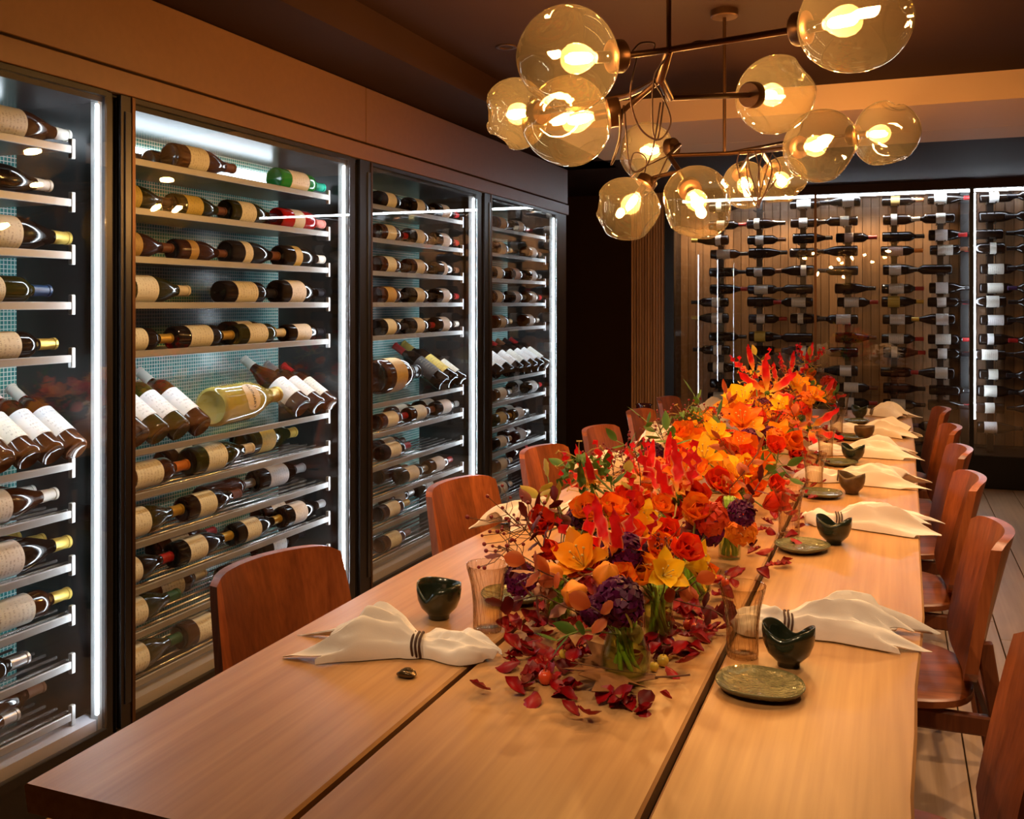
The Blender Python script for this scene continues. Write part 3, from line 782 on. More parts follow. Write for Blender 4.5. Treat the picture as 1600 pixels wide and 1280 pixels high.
trio(2, 6, ((680, 'bordeaux', 'dark', 'white', 'silver'),)); trio(2, 6, ((650, 'bordeaux', 'dark', 'white', 'black'), (628, 'bordeaux', 'brown', 'cream', 'black')), row=1)
trio(2, 7, ((592, 'bordeaux', 'dark', 'white', 'red'),)); trio(2, 7, ((585, 'bordeaux', 'brown', 'white', 'brown'),), row=1)
trio(2, 8, ((622, 'bordeaux', 'dark', 'white', 'silver'), (664, 'bordeaux', 'brown', 'white', 'red'))); trio(2, 8, ((590, 'bordeaux', 'brown', None, 'brown'),), row=1)
trio(2, 9, ((590, 'bordeaux', 'brown', 'white', 'gold'),)); trio(2, 9, ((600, 'bordeaux', 'brown', 'cream', 'silver'), (690, 'burgundy', 'dark', 'white', 'black')), row=1)
trio(2, 10, ((592, 'bordeaux', 'brown', 'cream', 'brown'),))
# fourth cabinet
trio(3, 0, ((769, 'burgundy', 'brown', 'gold', 'black'), (797, 'burgundy', 'dark', 'white', 'silver')))
trio(3, 1, ((769, 'burgundy', 'dark', 'cream', 'gold'), (825, 'burgundy', 'brown', 'cream', 'brown')))
trio(3, 2, ((770, 'burgundy', 'dark', 'white', 'black'), (798, 'burgundy', 'brown', 'pink', 'brown'), (826, 'burgundy', 'dark', 'white', 'silver')))
trio(3, 3, ((770, 'burgundy', 'brown', 'cream', 'black'), (801, 'burgundy', 'dark', 'silver', 'silver'), (828, 'burgundy', 'brown', 'cream', 'red')))
trio(3, 4, ((769, 'burgundy', 'brown', 'cream', 'gold'), (815, 'burgundy', 'brown', 'white', 'white')))
for s in (0, 2, 3): trio(3, s, ((785, 'bordeaux', 'dark', 'cream', 'black'), (815, 'bordeaux', 'brown', 'white', 'black')), row=1)
for i, u in enumerate((780, 796, 811, 823, 834, 844, 853)):
    leaning(3, u, 0.31, 'bordeaux', 'dark', 'white' if i % 3 else 'cream', ('red', 'brown', 'black')[i % 3])
trio(3, 6, ((768, 'bordeaux', 'brown', 'cream', 'silver'), (824, 'bordeaux', 'dark', 'white', 'red'))); trio(3, 6, ((800, 'bordeaux', 'dark', 'silver', 'black'),), row=1)
trio(3, 7, ((768, 'bordeaux', 'green', 'yellow', 'gold'), (795, 'bordeaux', 'green', 'white', 'silver'))); trio(3, 7, ((782, 'bordeaux', 'brown', 'white', 'black'),), row=1)
trio(3, 8, ((768, 'bordeaux', 'dark', 'white', 'white'), (800, 'bordeaux', 'dark', 'silver', 'silver'))); trio(3, 8, ((784, 'bordeaux', 'brown', 'white', 'white'),), row=1)
trio(3, 9, ((769, 'bordeaux', 'brown', 'cream', 'white'),)); trio(3, 9, ((800, 'bordeaux', 'dark', None, 'red'),), row=1)
trio(3, 10, ((769, 'bordeaux', 'brown', 'white', 'white'),))
lay_shelves()
for key, lst in list(SHELVES.items()):
    lst.sort(key=lambda t: t[0])
    _, k, s, row = key
    for i, (_, o, d) in enumerate(lst):
        where = 'sloping shelf' if s == 5 else f'{nth(s + 1)} shelf'
        rr_ = ('', 'second row of ', 'back row of ')[row]
        o['label'] = f"{d}, {nth(i + 1)} along {rr_}{where}, {WHO[k]} cabinet"
SHELVES.clear()

# bottles on the far rack: one per post and row. Capital letter: neck towards the mirror side
# (direction, label, capsule) codes read off the picture row by row; '.' = empty peg
CODE = {'w': 'white', 'c': 'cream', 'y': 'yellow', 'n': None, 'p': 'pink', 'g': 'gold'}
CCAP = {'k': 'black', 'r': 'red', 'g': 'gold', 'o': 'orange', 'b': 'brown', 'p': 'purple', 's': 'silver', 'w': 'white'}
RACK = ["Rck . Rck Lwk Rgb Rwr Rws Lnk", "Rwr Rck Rwk Lck Rwo Lcw Rnr Lwk", "Lwg Rwb Rnk Rpr Rnk Rwr Lnr Lck", "Rck Rnk Rnk Lnk Rpo Rcr Lcb Lwk", "Rnk Rwk Lwb Lnk Rwo Lnk Rco Lnk",
        "Rnr Rck Lnk Rnk Rwr Rwk Rcp Lnp", "Lck Rnr Lcr Rwr Ryg Rwr Lck Lwk", "Lcg Rwr Rck Lwk Rwg Lwg Rwo Lnk", "Rnk Ryr Lnk Rnb Rwr Rcr Rwk Lnr", "Lck Rno Lco Lnr Rcr Rwr Lck Lwk",
        "Rcg Rwk Rwr Lww Rnr Lcr Rcb Lnk", "Rnk Rwk Lnk Rwb Rnk Rnk Rck Lnk", "Rck Lwk Rnk Rwr Rck Rnr Lck Lnk", "Lwk Rnk . Lnk . Lnp Rwk ."]
random.seed(9)
row_objs = []
for j, line in enumerate(RACK):
    for i, cell in enumerate(line.split()):
        if cell == '.': continue
        d, lb, cp = cell
        shape = 'burgundy' if (i * 7 + j * 3) % 5 < 2 else 'bordeaux'
        rr = {'bordeaux': 0.038, 'burgundy': 0.042}[shape]
        L = 0.30
        off = 0.085 + random.uniform(-0.012, 0.012)
        z = ROW_Z[j] - 0.044 + rr
        x, y = POST_X[i], (yr - 0.064 if d == 'R' else yr - 0.112)
        A = Matrix.Identity(4)
        if d == 'R': A.col[0].xyz = (0, -1, 0); A.col[1].xyz = (0, 0, -1); A.col[2].xyz = (1, 0, 0); bx = x - off
        else: A.col[0].xyz = (0, -1, 0); A.col[1].xyz = (0, 0, 1); A.col[2].xyz = (-1, 0, 0); bx = x + off
        glass = 'dark'
        o = bottle(Matrix.Translation((bx, y, z)) @ A @ Matrix.Rotation(R(random.uniform(-35, 35)), 4, 'Z'), L, shape, glass, (CODE[lb] + '*' if CODE[lb] and random.random() < .45 else CODE[lb]), CCAP[cp], ('rack', j), 'bottles on the far wall rack', bx, n=16)
        lbl = f"{CODE[lb]} label" if CODE[lb] else 'no label'
        o['label'] = f"dark bottle, {lbl}, {CCAP[cp]} capsule, {nth(j + 1)} row of far rack, {nth(i + 1)} post"

# ------------------------------------------------------------------ table
ZTAB = 0.75
def plank(x0f, x1f, y0, y1, name='plank', n=26):
    vs = []; fs = []
    th = 0.036; b = 0.004
    ys_ = [y0 + (y1 - y0) * i / n for i in range(n + 1)]
    for i, y in enumerate(ys_):
        a, c = x0f(y), x1f(y)
        vs += [(a + b, y, ZTAB), (c - b, y, ZTAB), (c, y, ZTAB - b), (c - 0.006, y, ZTAB - th), (a + 0.006, y, ZTAB - th), (a, y, ZTAB - b)]
    for i in range(n):
        for k in range(6):
            fs.append((i*6+k, (i+1)*6+k, (i+1)*6+(k+1)%6, i*6+(k+1)%6))
    fs.append(tuple(range(6))); fs.append(tuple(n*6+k for k in range(6))[::-1])
    b_ = MB().add(vs, fs); b_.recalc = True
    return b_
TY0, TY1 = 0.895, 5.72
def interp(pts):
    def f(y):
        for (y0, x0), (y1, x1) in zip(pts, pts[1:]):
            if y <= y1: 
                t = max(0, (y - y0) / (y1 - y0)); t = t*t*(3-2*t); return x0 + (x1 - x0) * t
        return pts[-1][1]
    return f
def end_round(f, sgn):
    def g(y):
        t = max(0.0, (y - (TY1 - 0.16)) / 0.16)
        return f(y) - sgn * 0.10 * t ** 3
    return g
edgeR = end_round(interp([(0.8, 0.030), (1.2, 0.022), (1.5, 0.032), (2.1, 0.058), (2.6, 0.062), (3.05, 0.073), (3.7, 0.078), (4.4, 0.086), (5.3, 0.091), (6, 0.09)]), 1)
edgeL = end_round(interp([(0.8, -1.010), (1.4, -1.020), (1.9, -1.024), (2.5, -0.998), (3.2, -0.988), (4.2, -1.0), (6, -0.99)]), -1)
table = empty('dining_table', (-0.47, 3.3, 0))
tag(table, 'long light oak dining table of three wide planks set with flowers', 'table')
IMT = Matrix.Translation((0.47, -3.3, 0))
for a, b in ((edgeL, lambda y: -0.656), (lambda y: -0.646, lambda y: -0.276), (lambda y: -0.266, edgeR)):
    o = plank(a, b, TY0, TY1).obj('plank', M_table, table, angle=40); o.matrix_local = IMT
o = MB().box(-0.9, -0.02, 1.0, 5.6, ZTAB - 0.052, ZTAB - 0.0365).obj('under_frame', P('under_frame_brown', (0.05, 0.018, 0.010), 0.5), table); o.matrix_local = IMT
for yy in (1.45, 3.3, 5.1):
    for sx in (-1, 1):
        o = MB().bar((-0.47 + sx * 0.30, yy, ZTAB - 0.05), (-0.47 + sx * 0.26, yy, 0.03), 0.09, 0.06, 0.07, 0.05).obj('leg', M_black, table); o.matrix_local = IMT
    o = MB().bbox(-0.80, -0.14, yy - 0.05, yy + 0.05, 0.0, 0.03, 0.004).obj('foot', M_black, table); o.matrix_local = IMT

# ------------------------------------------------------------------ chairs
def back_panel(x_bot=-0.165, z_bot=0.47, x_top=-0.245, z_top=0.815, w_bot=0.188, w_top=0.172, th=0.022, bow=0.045):
    ns, nt_ = 16, 12
    vs = []; fs = []
    def pt(s, t, side):
        w = w_bot + (w_top - w_bot) * t
        zt = z_top - 0.016 * abs(s) ** 10 - 0.003 * s * s
        zb = z_bot + 0.05 * abs(s) ** 4
        z = zb + (zt - zb) * t
        x = x_bot + (x_top - x_bot) * ((z - z_bot) / (z_top - z_bot)) - 0.012 * t * t
        x += bow * s * s * (0.55 + 0.45 * t)
        tt = th * (1.0 + 0.25 * (1 - t))
        return (x - (tt if side else 0), w * s * (1 - 0.02 * (t ** 8)), z)
    for side in (0, 1):
        for j in range(nt_ + 1):
            for i in range(ns + 1):
                vs.append(pt(-1 + 2 * i / ns, j / nt_, side))
    W = ns + 1; O = (nt_ + 1) * W
    for j in range(nt_):
        for i in range(ns):
            a = j*W+i
            fs.append((a, a+1, a+1+W, a+W)); fs.append((O+a, O+a+W, O+a+1+W, O+a+1))
    for i in range(ns):
        fs.append((i, O+i, O+i+1, i+1)); a = nt_*W+i; fs.append((a, a+1, O+a+1, O+a))
    for j in range(nt_):
        a = j*W; fs.append((a, a+W, O+a+W, O+a)); a = j*W+ns; fs.append((a, O+a, O+a+W, a+W))
    b = MB().add(vs, fs); b.recalc = True
    return b.mesh('chair_back', angle=50)
def seat_mesh():
    n = 40; vs = []; fs = []
    def ring(sc, z, dip):
        for i in range(n):
            a = 2 * math.pi * i / n
            c, s = math.cos(a), math.sin(a)
            x = 0.215 * math.copysign(abs(c) ** 0.55, c) * sc; y = 0.215 * math.copysign(abs(s) ** 0.55, s) * sc * (1.0 + 0.08 * c)
            vs.append((x + 0.03, y, z - dip))
    ring(0.05, 0.458, 0.010); ring(0.55, 0.458, 0.007); ring(0.96, 0.458, 0); ring(1.0, 0.453, 0); ring(1.0, 0.438, 0); ring(0.93, 0.432, 0)
    for j in range(5):
        for i in range(n): fs.append((j*n+i, (j+1)*n+i, (j+1)*n+(i+1)%n, j*n+(i+1)%n))
    fs.append(tuple(range(n))); fs.append(tuple(5*n+i for i in range(n))[::-1])
    b = MB().add(vs, fs); b.recalc = True
    return b.mesh('chair_seat', angle=40)
ch_parts = [('backrest', back_panel(), M_chair), ('seat', seat_mesh(), wood('seat_walnut', (0.36, 0.105, 0.034), (0.19, 0.048, 0.016), 'x', 1.3, rough=0.36, strips=0.075, strip_axis='y', rand=0.6))]
for sy in (-1, 1):
    ch_parts.append(('leg', MB().bar((-0.196, sy*0.150, 0.58), (-0.285, sy*0.180, 0.0), 0.030, 0.034, 0.026, 0.032).mesh('rear_leg'), M_chair_edge))
    ch_parts.append(('leg', MB().bar((0.19, sy*0.175, 0.436), (0.215, sy*0.19, 0.0), 0.034, 0.036, 0.024, 0.024).mesh('front_leg'), M_chair_edge))
    ch_parts.append(('side_rail', MB().bar((-0.212, sy*0.166, 0.400), (0.195, sy*0.176, 0.412), 0.022, 0.044).mesh('side_rail'), M_chair_edge))
ch_parts.append(('rear_rail', MB().bar((-0.218, -0.165, 0.40), (-0.218, 0.165, 0.40), 0.022, 0.044, side=(1,0,0)).mesh('rear_rail'), M_chair_edge))
ch_parts.append(('front_rail', MB().bar((0.19, -0.17, 0.412), (0.19, 0.17, 0.412), 0.022, 0.04, side=(1,0,0)).mesh('front_rail'), M_chair_edge))
chairs_l = [(-0.985, 1.65, -13), (-0.99, 2.60, -10), (-0.985, 3.33, -9), (-0.955, 3.98, -8), (-0.955, 4.70, -6), (-0.965, 5.40, -5)]
chairs_r = [(-0.02, 1.64, 180), (-0.012, 2.56, 183), (-0.012, 3.29, 184), (-0.005, 3.92, 184), (0.0, 4.60, 184), (-0.005, 5.36, 184)]
for side, lst in (('by the cabinets', chairs_l), ('away from the cabinets', chairs_r)):
    for i, (x, y, rz) in enumerate(lst):
        c = empty('dining_chair', (x, y, 0), R(rz))
        tag(c, f'red-brown walnut chair, {nth(i + 1)} from the camera on the side {side}', 'chair', 'walnut chairs along the table')
        for nm, me, mt in ch_parts: link(nm, me, mt, c)

# ------------------------------------------------------------------ place settings
def tumbler_mesh(h=0.128):
    prof = [(0.001, 0.004), (0.024, 0.003), (0.0265, 0.0), (0.027, 0.006), (0.0265, 0.03), (0.0275, 0.06), (0.031, 0.09), (0.0375, 0.115), (0.0415, 0.128)]
    inner = [(0.0400, 0.1275), (0.0360, 0.115), (0.0295, 0.09), (0.0258, 0.06), (0.0248, 0.03), (0.024, 0.010), (0.001, 0.009)]
    fine = []
    for (r0, z0), (r1, z1) in zip(prof[3:], prof[4:]):
        for i in range(4): fine.append((r0 + (r1-r0)*i/4, z0 + (z1-z0)*i/4))
    full = prof[:3] + fine + [prof[-1]] + inner
    no = 3 + len(fine) + 1
    def mod(r, z, a, j):
        if 3 <= j < no: return (r + 0.0017 * math.sin(22 * a + z * 100) * min(1, (0.128 - z) / 0.01 + 0.15), z)
        return (r, z)
    return MB().lathe(full, 132, mod=mod, cap=False).mesh('tumbler', smooth=True)
def bowl_mesh(h=0.066, r=0.043, dips=((0.0, 0.018, 0.45),), foot=0.020):
    prof = [(0.001, 0.003), (foot - 0.004, 0.003), (foot, 0.0), (foot, 0.006), (0.55 * r, 0.011), (0.80 * r, 0.022), (0.95 * r, 0.038), (r, 0.055), (0.99 * r, h)]
    inner = [(0.94 * r, h - 0.0008), (0.92 * r, 0.052), (0.84 * r, 0.034), (0.62 * r, 0.020), (0.3 * r, 0.014), (0.001, 0.013)]
    def mod(rr, z, a, j):
        f = max(0, (z - 0.030) / (h - 0.030))
        dz = 0; dr = 0
        for (a0, d, w) in dips:
            da = math.atan2(math.sin(a - a0), math.cos(a - a0))
            g = math.exp(-(da / w) ** 2)
            dz -= d * g * f; dr -= 0.006 * g * f
        dz += 0.003 * f * math.cos(2 * a + 0.6)
        return (max(0.0005, rr + dr), z + dz)
    return MB().lathe(prof + inner, 56, mod=mod, cap=False).mesh('bowl', smooth=True)
def plate_mesh(r=0.066):
    prof = [(0.001, 0.003), (0.5 * r, 0.0), (0.72 * r, 0.002), (0.92 * r, 0.008), (r, 0.0145), (0.985 * r, 0.0165), (0.90 * r, 0.0115), (0.70 * r, 0.0075), (0.4 * r, 0.0068), (0.001, 0.0065)]
    def mod(rr, z, a, j):
        return (rr * (1 + 0.035 * math.cos(2 * a + 0.5) + 0.02 * math.cos(3 * a + 1.1)), z + 0.0012 * (rr / r) * math.sin(3 * a))
    return MB().lathe(prof, 48, mod=mod, cap=False).mesh('plate', smooth=True)
TUM = tumbler_mesh(); PLT = plate_mesh()
BOWLS = [bowl_mesh(dips=((R(-105), 0.020, 0.42),)), bowl_mesh(dips=((R(80), 0.020, 0.55), (R(-100), 0.010, 0.6)), foot=0.018),
         bowl_mesh(dips=((R(60), 0.012, 0.7), (R(-120), 0.010, 0.7)), foot=0.020, r=0.041), bowl_mesh(dips=((R(150), 0.006, 0.9),), foot=0.020, r=0.044, h=0.062)]
from mathutils import noise as mnoise
def napkin_mesh(seed, L=0.36, ring=0.46, w1=0.062, w2=0.042, hgt=0.046):
    """linen square pleated and drawn through a ring: a creased fan with loose corners past the ring, a softer rolled end before it"""
    rg = random.Random(seed)
    nt_, ns = 46, 60
    pl = [rg.uniform(0, 6.28) for _ in range(6)]
    k1, k2 = rg.choice((2.3, 2.8, 3.2)), rg.uniform(4.2, 5.5)
    vs = []; fs = []
    tri = lambda x: 2 * abs(2 * (x / 6.2832 - math.floor(x / 6.2832 + 0.5))) - 1
    corners = [(rg.uniform(-1, -0.55), rg.uniform(0.05, 0.09), 0.22), (rg.uniform(-0.25, 0.3), rg.uniform(0.02, 0.06), 0.2), (rg.uniform(0.5, 1), rg.uniform(0.04, 0.09), 0.22)]
    for j in range(nt_ + 1):
        t = j / nt_
        if t < ring:
            f = t / ring
            W = (w2 * max(0.12, math.sin(math.pi * min(1, 0.93 * f + 0.02))) ** 0.6) * (1 - f ** 4) + 0.019 * f ** 4
            H = (0.036 * math.sin(math.pi * min(1, f * 0.86 + 0.08)) ** 0.7) * (1 - f ** 4) + 0.036 * f ** 4
            A = 0.0045 * f
        else:
            f = (t - ring) / (1 - ring)
            W = 0.019 + (w1 * 1.05 - 0.019) * f ** 0.75
            H = 0.036 + hgt * math.sin(math.pi * min(1, f * 0.92)) * 0.75 - 0.022 * f
            A = 0.006 + 0.015 * math.sin(math.pi * min(1, f * 0.85))
        away = min(1.0, abs(t - ring) / 0.10)
        for i in range(ns + 1):
            s = -1 + 2 * i / ns
            arch = math.sqrt(max(0.0, 1 - abs(s) ** 2.4))
            pleat = (0.65 * tri(k1 * 3.14 * s + pl[0] + 1.4 * t) + 0.35 * tri(k2 * 3.14 * s + pl[1] - 2.0 * t))
            cr = mnoise.noise(Vector((s * 2.6 + seed, t * 6.0, seed * 1.7)))
            cr2 = mnoise.noise(Vector((s * 6 + 3 * seed, t * 13.0, 4.0)))
            z = 0.003 + arch * (H + A * away * pleat + away * (0.018 * cr + 0.006 * cr2))
            y = W * s * (1 + 0.14 * cr * away) + 0.016 * math.sin(3.2 * t + pl[2]) * away
            x = L * t + 0.010 * cr * away
            if t > ring:
                ext = sum(e * max(0, 1 - abs(s - a0) / wd) for a0, e, wd in corners)
                x += (ext - 0.02 * abs(tri(2.2 * 3.14 * s + pl[3]))) * f ** 2.5
                z -= arch * 0.020 * f ** 3 * (ext / 0.08)
            else:
                x += 0.03 * (1 - f) ** 2 * (s * s) * 1.0
            vs.append((x, y, max(0.0015, z)))
    W_ = ns + 1
    for j in range(nt_):
        for i in range(ns):
            k = j * W_ + i
            fs.append((k, k + W_, k + W_ + 1, k + 1))
    n0 = len(vs)
    vs += [(x, y * 0.985, max(0.0005, z - 0.0015)) for x, y, z in vs]
    fs += [tuple(i + n0 for i in f[::-1]) for f in fs]
    for j in range(nt_):
        for i in (0, ns):
            k = j * W_ + i; fs.append((k, k + W_, k + W_ + n0, k + n0))
    for i in range(ns):
        for k in (i, nt_ * W_ + i): fs.append((k, k + 1, k + 1 + n0, k + n0))
    b = MB().add(vs, fs); b.recalc = True
    return b.mesh('napkin', angle=38)
def ring_mesh(r=0.021, hh=1.0):
    b = MB()
    for k in (-1, 0, 1):
        pts = [(0.0068 * k + 0.001 * math.sin(3 * a_), 1.12 * r * math.cos(a_), 0.018 + r * math.sin(a_)) for a_ in [2 * math.pi * i / 24 for i in range(24)]]
        pts.append(pts[0]); pts.append(pts[1])
        b.tube(pts, 0.0021, 6, cap=False)
    return b.mesh('napkin_ring', smooth=True)
RING = ring_mesh()
def onto(u, v, dz=0.0005): 
    p = at_z(u, v, ZTAB); p.z = ZTAB + dz; return p
M_nap_in = M_linen
SIDE = {'l': 'cabinet side', 'r': 'opposite side'}
def setting(side, i, plate=None, bowl=None, bk=0, cup=None, nap=None, ringpos=0.46, seed=1, bowl_mat=None, s=1.0, prot=0):
    w = f'{nth(i)} from camera, {SIDE[side]}'
    if plate:
        o = link('plate', PLT, M_plate, None, Matrix.Translation(onto(*plate)) @ Matrix.Rotation(prot, 4, 'Z') @ Matrix.Scale(s, 4))
        tag(o, f'small mottled green side plate, {w}', 'plate', 'side plates')
    if bowl:
        o = link('bowl', BOWLS[bk], bowl_mat or M_glaze, None, Matrix.Translation(onto(*bowl)) @ Matrix.Scale(s, 4))
        tag(o, f"{'brown' if bowl_mat else 'dark green'} glazed bowl with dipped rim, {w}", 'bowl', 'dipped-rim bowls')
    if cup:
        o = link('tumbler', TUM, M_tumbler, None, Matrix.Translation(onto(*cup)) @ Matrix.Rotation(i, 4, 'Z') @ Matrix.Scale(s * 0.95, 4))
        tag(o, f'amber spiral-ribbed glass tumbler with flared rim, {w}', 'tumbler', 'ribbed tumblers')
    if nap:
        a, b = onto(*nap[0]), onto(*nap[1])
        d = b - a; L = d.length; ang = math.atan2(d.y, d.x)
        M = Matrix.Translation(a) @ Matrix.Rotation(ang, 4, 'Z')
        o = link('napkin', napkin_mesh(seed, L * 0.90, ringpos, w1=nap[2] if len(nap) > 2 else 0.062), M_linen, None, M)
        tag(o, f'crumpled white linen napkin fanned out from its ring, {w}', 'napkin', 'white napkins')
        o = link('napkin_ring', RING, M_cord, None, M @ Matrix.Translation((L * 0.90 * ringpos, 0, 0)))
        tag(o, f'dark triple-cord napkin ring, {w}', 'napkin ring', 'napkin rings')
setting('r', 1, (1187, 1080), (1232, 1040), 1, (1160, 1026), ((1122, 978), (1440, 1010), 0.070), 0.40, 5, s=1.0)
setting('r', 2, (1253, 860), (1303, 850), 1, (1233, 836), ((1250, 820), (1452, 832), 0.075), 0.34, 8, s=1.0, prot=1)
setting('r', 3, (1283, 776), (1331, 772), 2, (1272, 767), ((1243, 748), (1437, 764), 0.065), 0.42, 12, M_brownclay, prot=2)
setting('r', 4, (1311, 727), (1333, 722), 1, (1290, 718), ((1262, 708), (1432, 718), 0.065), 0.42, 21, prot=3)
setting('r', 5, (1325, 687), (1350, 687), 3, (1307, 682), ((1292, 674), (1436, 686), 0.06), 0.45, 22, M_brownclay, prot=4)
setting('r', 6, (1338, 661), (1343, 654), 2, (1316, 650), ((1345, 648), (1420, 655), 0.06), 0.30, 25, prot=5)
setting('l', 1, (803, 938), (686, 966), 0, (762, 985), ((785, 1030), (478, 1018), 0.072), 0.47, 31, prot=.5)
for i, (a, b, sd) in enumerate((((905, 800), (768, 832), 41), ((1012, 722), (905, 748), 43), ((1062, 676), (1000, 700), 46), ((1130, 656), (1085, 672), 47), ((1165, 636), (1085, 648), 48))):
    setting('l', i + 2, nap=(a, b, 0.06), seed=sd, ringpos=0.35)
# pebble-shaped chopstick rest
def peb(r, z, a, j): return (r * (1 + 0.18 * math.cos(2 * a)), z - 0.006 * math.exp(-(r * math.sin(a) / 0.006) ** 2) * (z > 0.006))
o = MB().lathe([(0.001, 0), (0.010, 0), (0.0145, 0.004), (0.014, 0.009), (0.010, 0.0125), (0.005, 0.0135), (0.001, 0.0137)], 28, mod=peb, cap=False).obj('chopstick_rest', P('bronze_pebble', (0.10, 0.065, 0.03), 0.2, metal=0.6), smooth=True)
o.location = onto(635, 1058); tag(o, 'small bronze pebble rest lying in front of the tied napkin', 'chopstick rest')

# ------------------------------------------------------------------ chandeliers of blown glass globes
def globe_mesh(seed, n=56, m=36):
    rg = random.Random(seed)
    dents = []
    for k in range(5):
        a, c = rg.uniform(0, 6.28), rg.uniform(-0.55, 0.95)
        s = math.sqrt(1 - c * c)
        dents.append((Vector((s * math.cos(a), s * math.sin(a), c)), rg.uniform(0.30, 0.52), rg.uniform(0.10, 0.20)))
    vs = []; fs = []
    for j in range(m + 1):
        th = math.pi * (0.09 + 0.91 * j / m)          # open at the neck, where the cap sits (-z)
        for i in range(n):
            a = 2 * math.pi * i / n
            d = Vector((math.sin(th) * math.cos(a), math.sin(th) * math.sin(a), -math.cos(th)))
            r = 1.0 + 0.03 * math.sin(2 * a + seed) * math.sin(th) + 0.025 * math.cos(3 * th + seed)
            for q, w, dp in dents:
                ang = d.angle(q)
                if ang < w * 1.6:
                    r -= dp * 0.5 * (1 + math.tanh((w - ang) / 0.055)) * (0.55 + 0.45 * math.cos(min(math.pi, ang / w * 1.2)))
            vs.append(d * r)
    for j in range(m):
        for i in range(n):
            k = (i + 1) % n
            fs.append((j*n+i, j*n+k, (j+1)*n+k, (j+1)*n+i))
    return MB().add(vs, fs).mesh('globe', smooth=True)
GLOBES = [globe_mesh(s) for s in (2, 5, 9, 14)]
CAP = MB().lathe([(0.001, -0.030), (0.034, -0.030), (0.037, -0.026), (0.037, 0.0), (0.030, 0.004), (0.020, 0.006), (0.001, 0.006)], 28, cap=False).mesh('cap', angle=40)
SOCK = MB().lathe([(0.001, 0.0), (0.013, 0.0), (0.013, 0.036), (0.011, 0.040), (0.001, 0.040)], 16, cap=False).mesh('socket', angle=40)
FIL = MB().lathe([(0.001, 0.048), (0.006, 0.050), (0.011, 0.058), (0.0125, 0.075), (0.0115, 0.092), (0.007, 0.103), (0.001, 0.106)], 14, cap=False).mesh('filament', smooth=True)
ENV = MB().lathe([(0.011, 0.038), (0.013, 0.045), (0.022, 0.056), (0.031, 0.072), (0.034, 0.088), (0.031, 0.104), (0.022, 0.116), (0.010, 0.122), (0.001, 0.123)], 24, cap=False).mesh('bulb', smooth=True)
M_env = pane('bulb_glass', (0.98, 0.95, 0.88), 1.35, haze=(1.0, 0.85, 0.6), haze_amt=0.02)
def frame_to(p, axis):
    axis = axis.normalized(); a = axis.orthogonal().normalized()
    M = Matrix.Identity(4); M.col[0].xyz = a; M.col[1].xyz = axis.cross(a); M.col[2].xyz = axis; M.col[3].xyz = p
    return M
def globe(root, c, R_, node, k):
    """glass globe centred at C, its cap on the side of NODE; the arm runs from NODE to the cap"""
    ax = (c - node).normalized()
    neck = c - ax * (R_ * 0.955)
    M = Matrix.Translation(-root.location)
    Mg = M @ frame_to(c, ax) @ Matrix.Rotation(k * 1.7, 4, 'Z') @ Matrix.Scale(R_, 4)
    g = link('globe', GLOBES[k % 4], M_globe, root, Mg)
    inv = Mg.inverted()
    for nm, me, mt in (('cap', CAP, M_bronze), ('socket', SOCK, M_bronze), ('bulb', ENV, M_env), ('filament', FIL, M_bulb)):
        link(nm, me, mt, g, inv @ M @ frame_to(neck, ax))
    return neck - ax * 0.028
def arm(root, pts, r=0.0075, name='arm', mat=None):
    b = MB().tube([Vector(p) - root.location for p in pts], r, 10)
    return b.obj(name, mat or M_bronze, root, angle=40)
def curl(root, pts, name='cord'):
    pts = [Vector(p) for p in pts]
    out = []
    for i in range(len(pts) - 1):
        p0, p1, p2, p3 = pts[max(i-1, 0)], pts[i], pts[i+1], pts[min(i+2, len(pts)-1)]
        for s in range(8):
            t = s / 8
            out.append(0.5 * ((2*p1) + (p2-p0)*t + (2*p0-5*p1+4*p2-p3)*t*t + (3*p1-p0-3*p2+p3)*t**3))
    out.append(pts[-1])
    b = MB().tube([p - root.location for p in out], 0.0022, 6)
    return b.obj(name, M_cord, root, smooth=True)
D = at_depth
# the nearer fixture
n1, n1b, n2 = D(1045, 78, 2.25), D(1032, 124, 2.33), D(1046, 153, 2.45)
rootA = empty('chandelier', (n1.x, n1.y, ZT))
tag(rootA, 'branching bronze chandelier with five dented glass globes, nearer the camera', 'chandelier', 'globe chandeliers')
cA = [globe(rootA, D(887, 92, 2.10), 0.114, D(1045, 84, 2.20), 0), globe(rootA, D(1337, 30, 2.02), 0.115, D(1150, 62, 2.22), 1), globe(rootA, D(886, 190, 2.47), 0.114, D(1040, 160, 2.45), 2),
      globe(rootA, D(806, 178, 2.95), 0.104, D(960, 170, 2.6), 3), globe(rootA, D(1212, 148, 2.80), 0.113, D(1060, 150, 2.5), 4)]
arm(rootA, (n1, Vector((n1.x, n1.y, ZT))), 0.006, 'rod')
arm(rootA, (cA[0], n1)); arm(rootA, (n1, cA[1])); arm(rootA, (n1, n1b, n2), 0.011); arm(rootA, (n2, cA[4])); arm(rootA, (n1b, D(968, 178, 2.47), cA[2])); arm(rootA, (n1b, D(980, 150, 2.6), cA[3]))
MB().lathe([(0.001, 0.0), (0.055, 0.0), (0.055, -0.020), (0.050, -0.024), (0.001, -0.024)][::-1], 32, cap=False).obj('canopy', M_bronze, rootA, angle=40)
curl(rootA, [D(985, 85, 2.2), D(1000, 68, 2.2), D(1022, 68, 2.2), D(1020, 82, 2.22)])
curl(rootA, [D(995, 90, 2.2), D(985, 150, 2.22), D(1000, 200, 2.25), D(1030, 218, 2.25), D(1048, 190, 2.28), D(1035, 150, 2.3), D(1022, 120, 2.3), D(1045, 85, 2.25)])
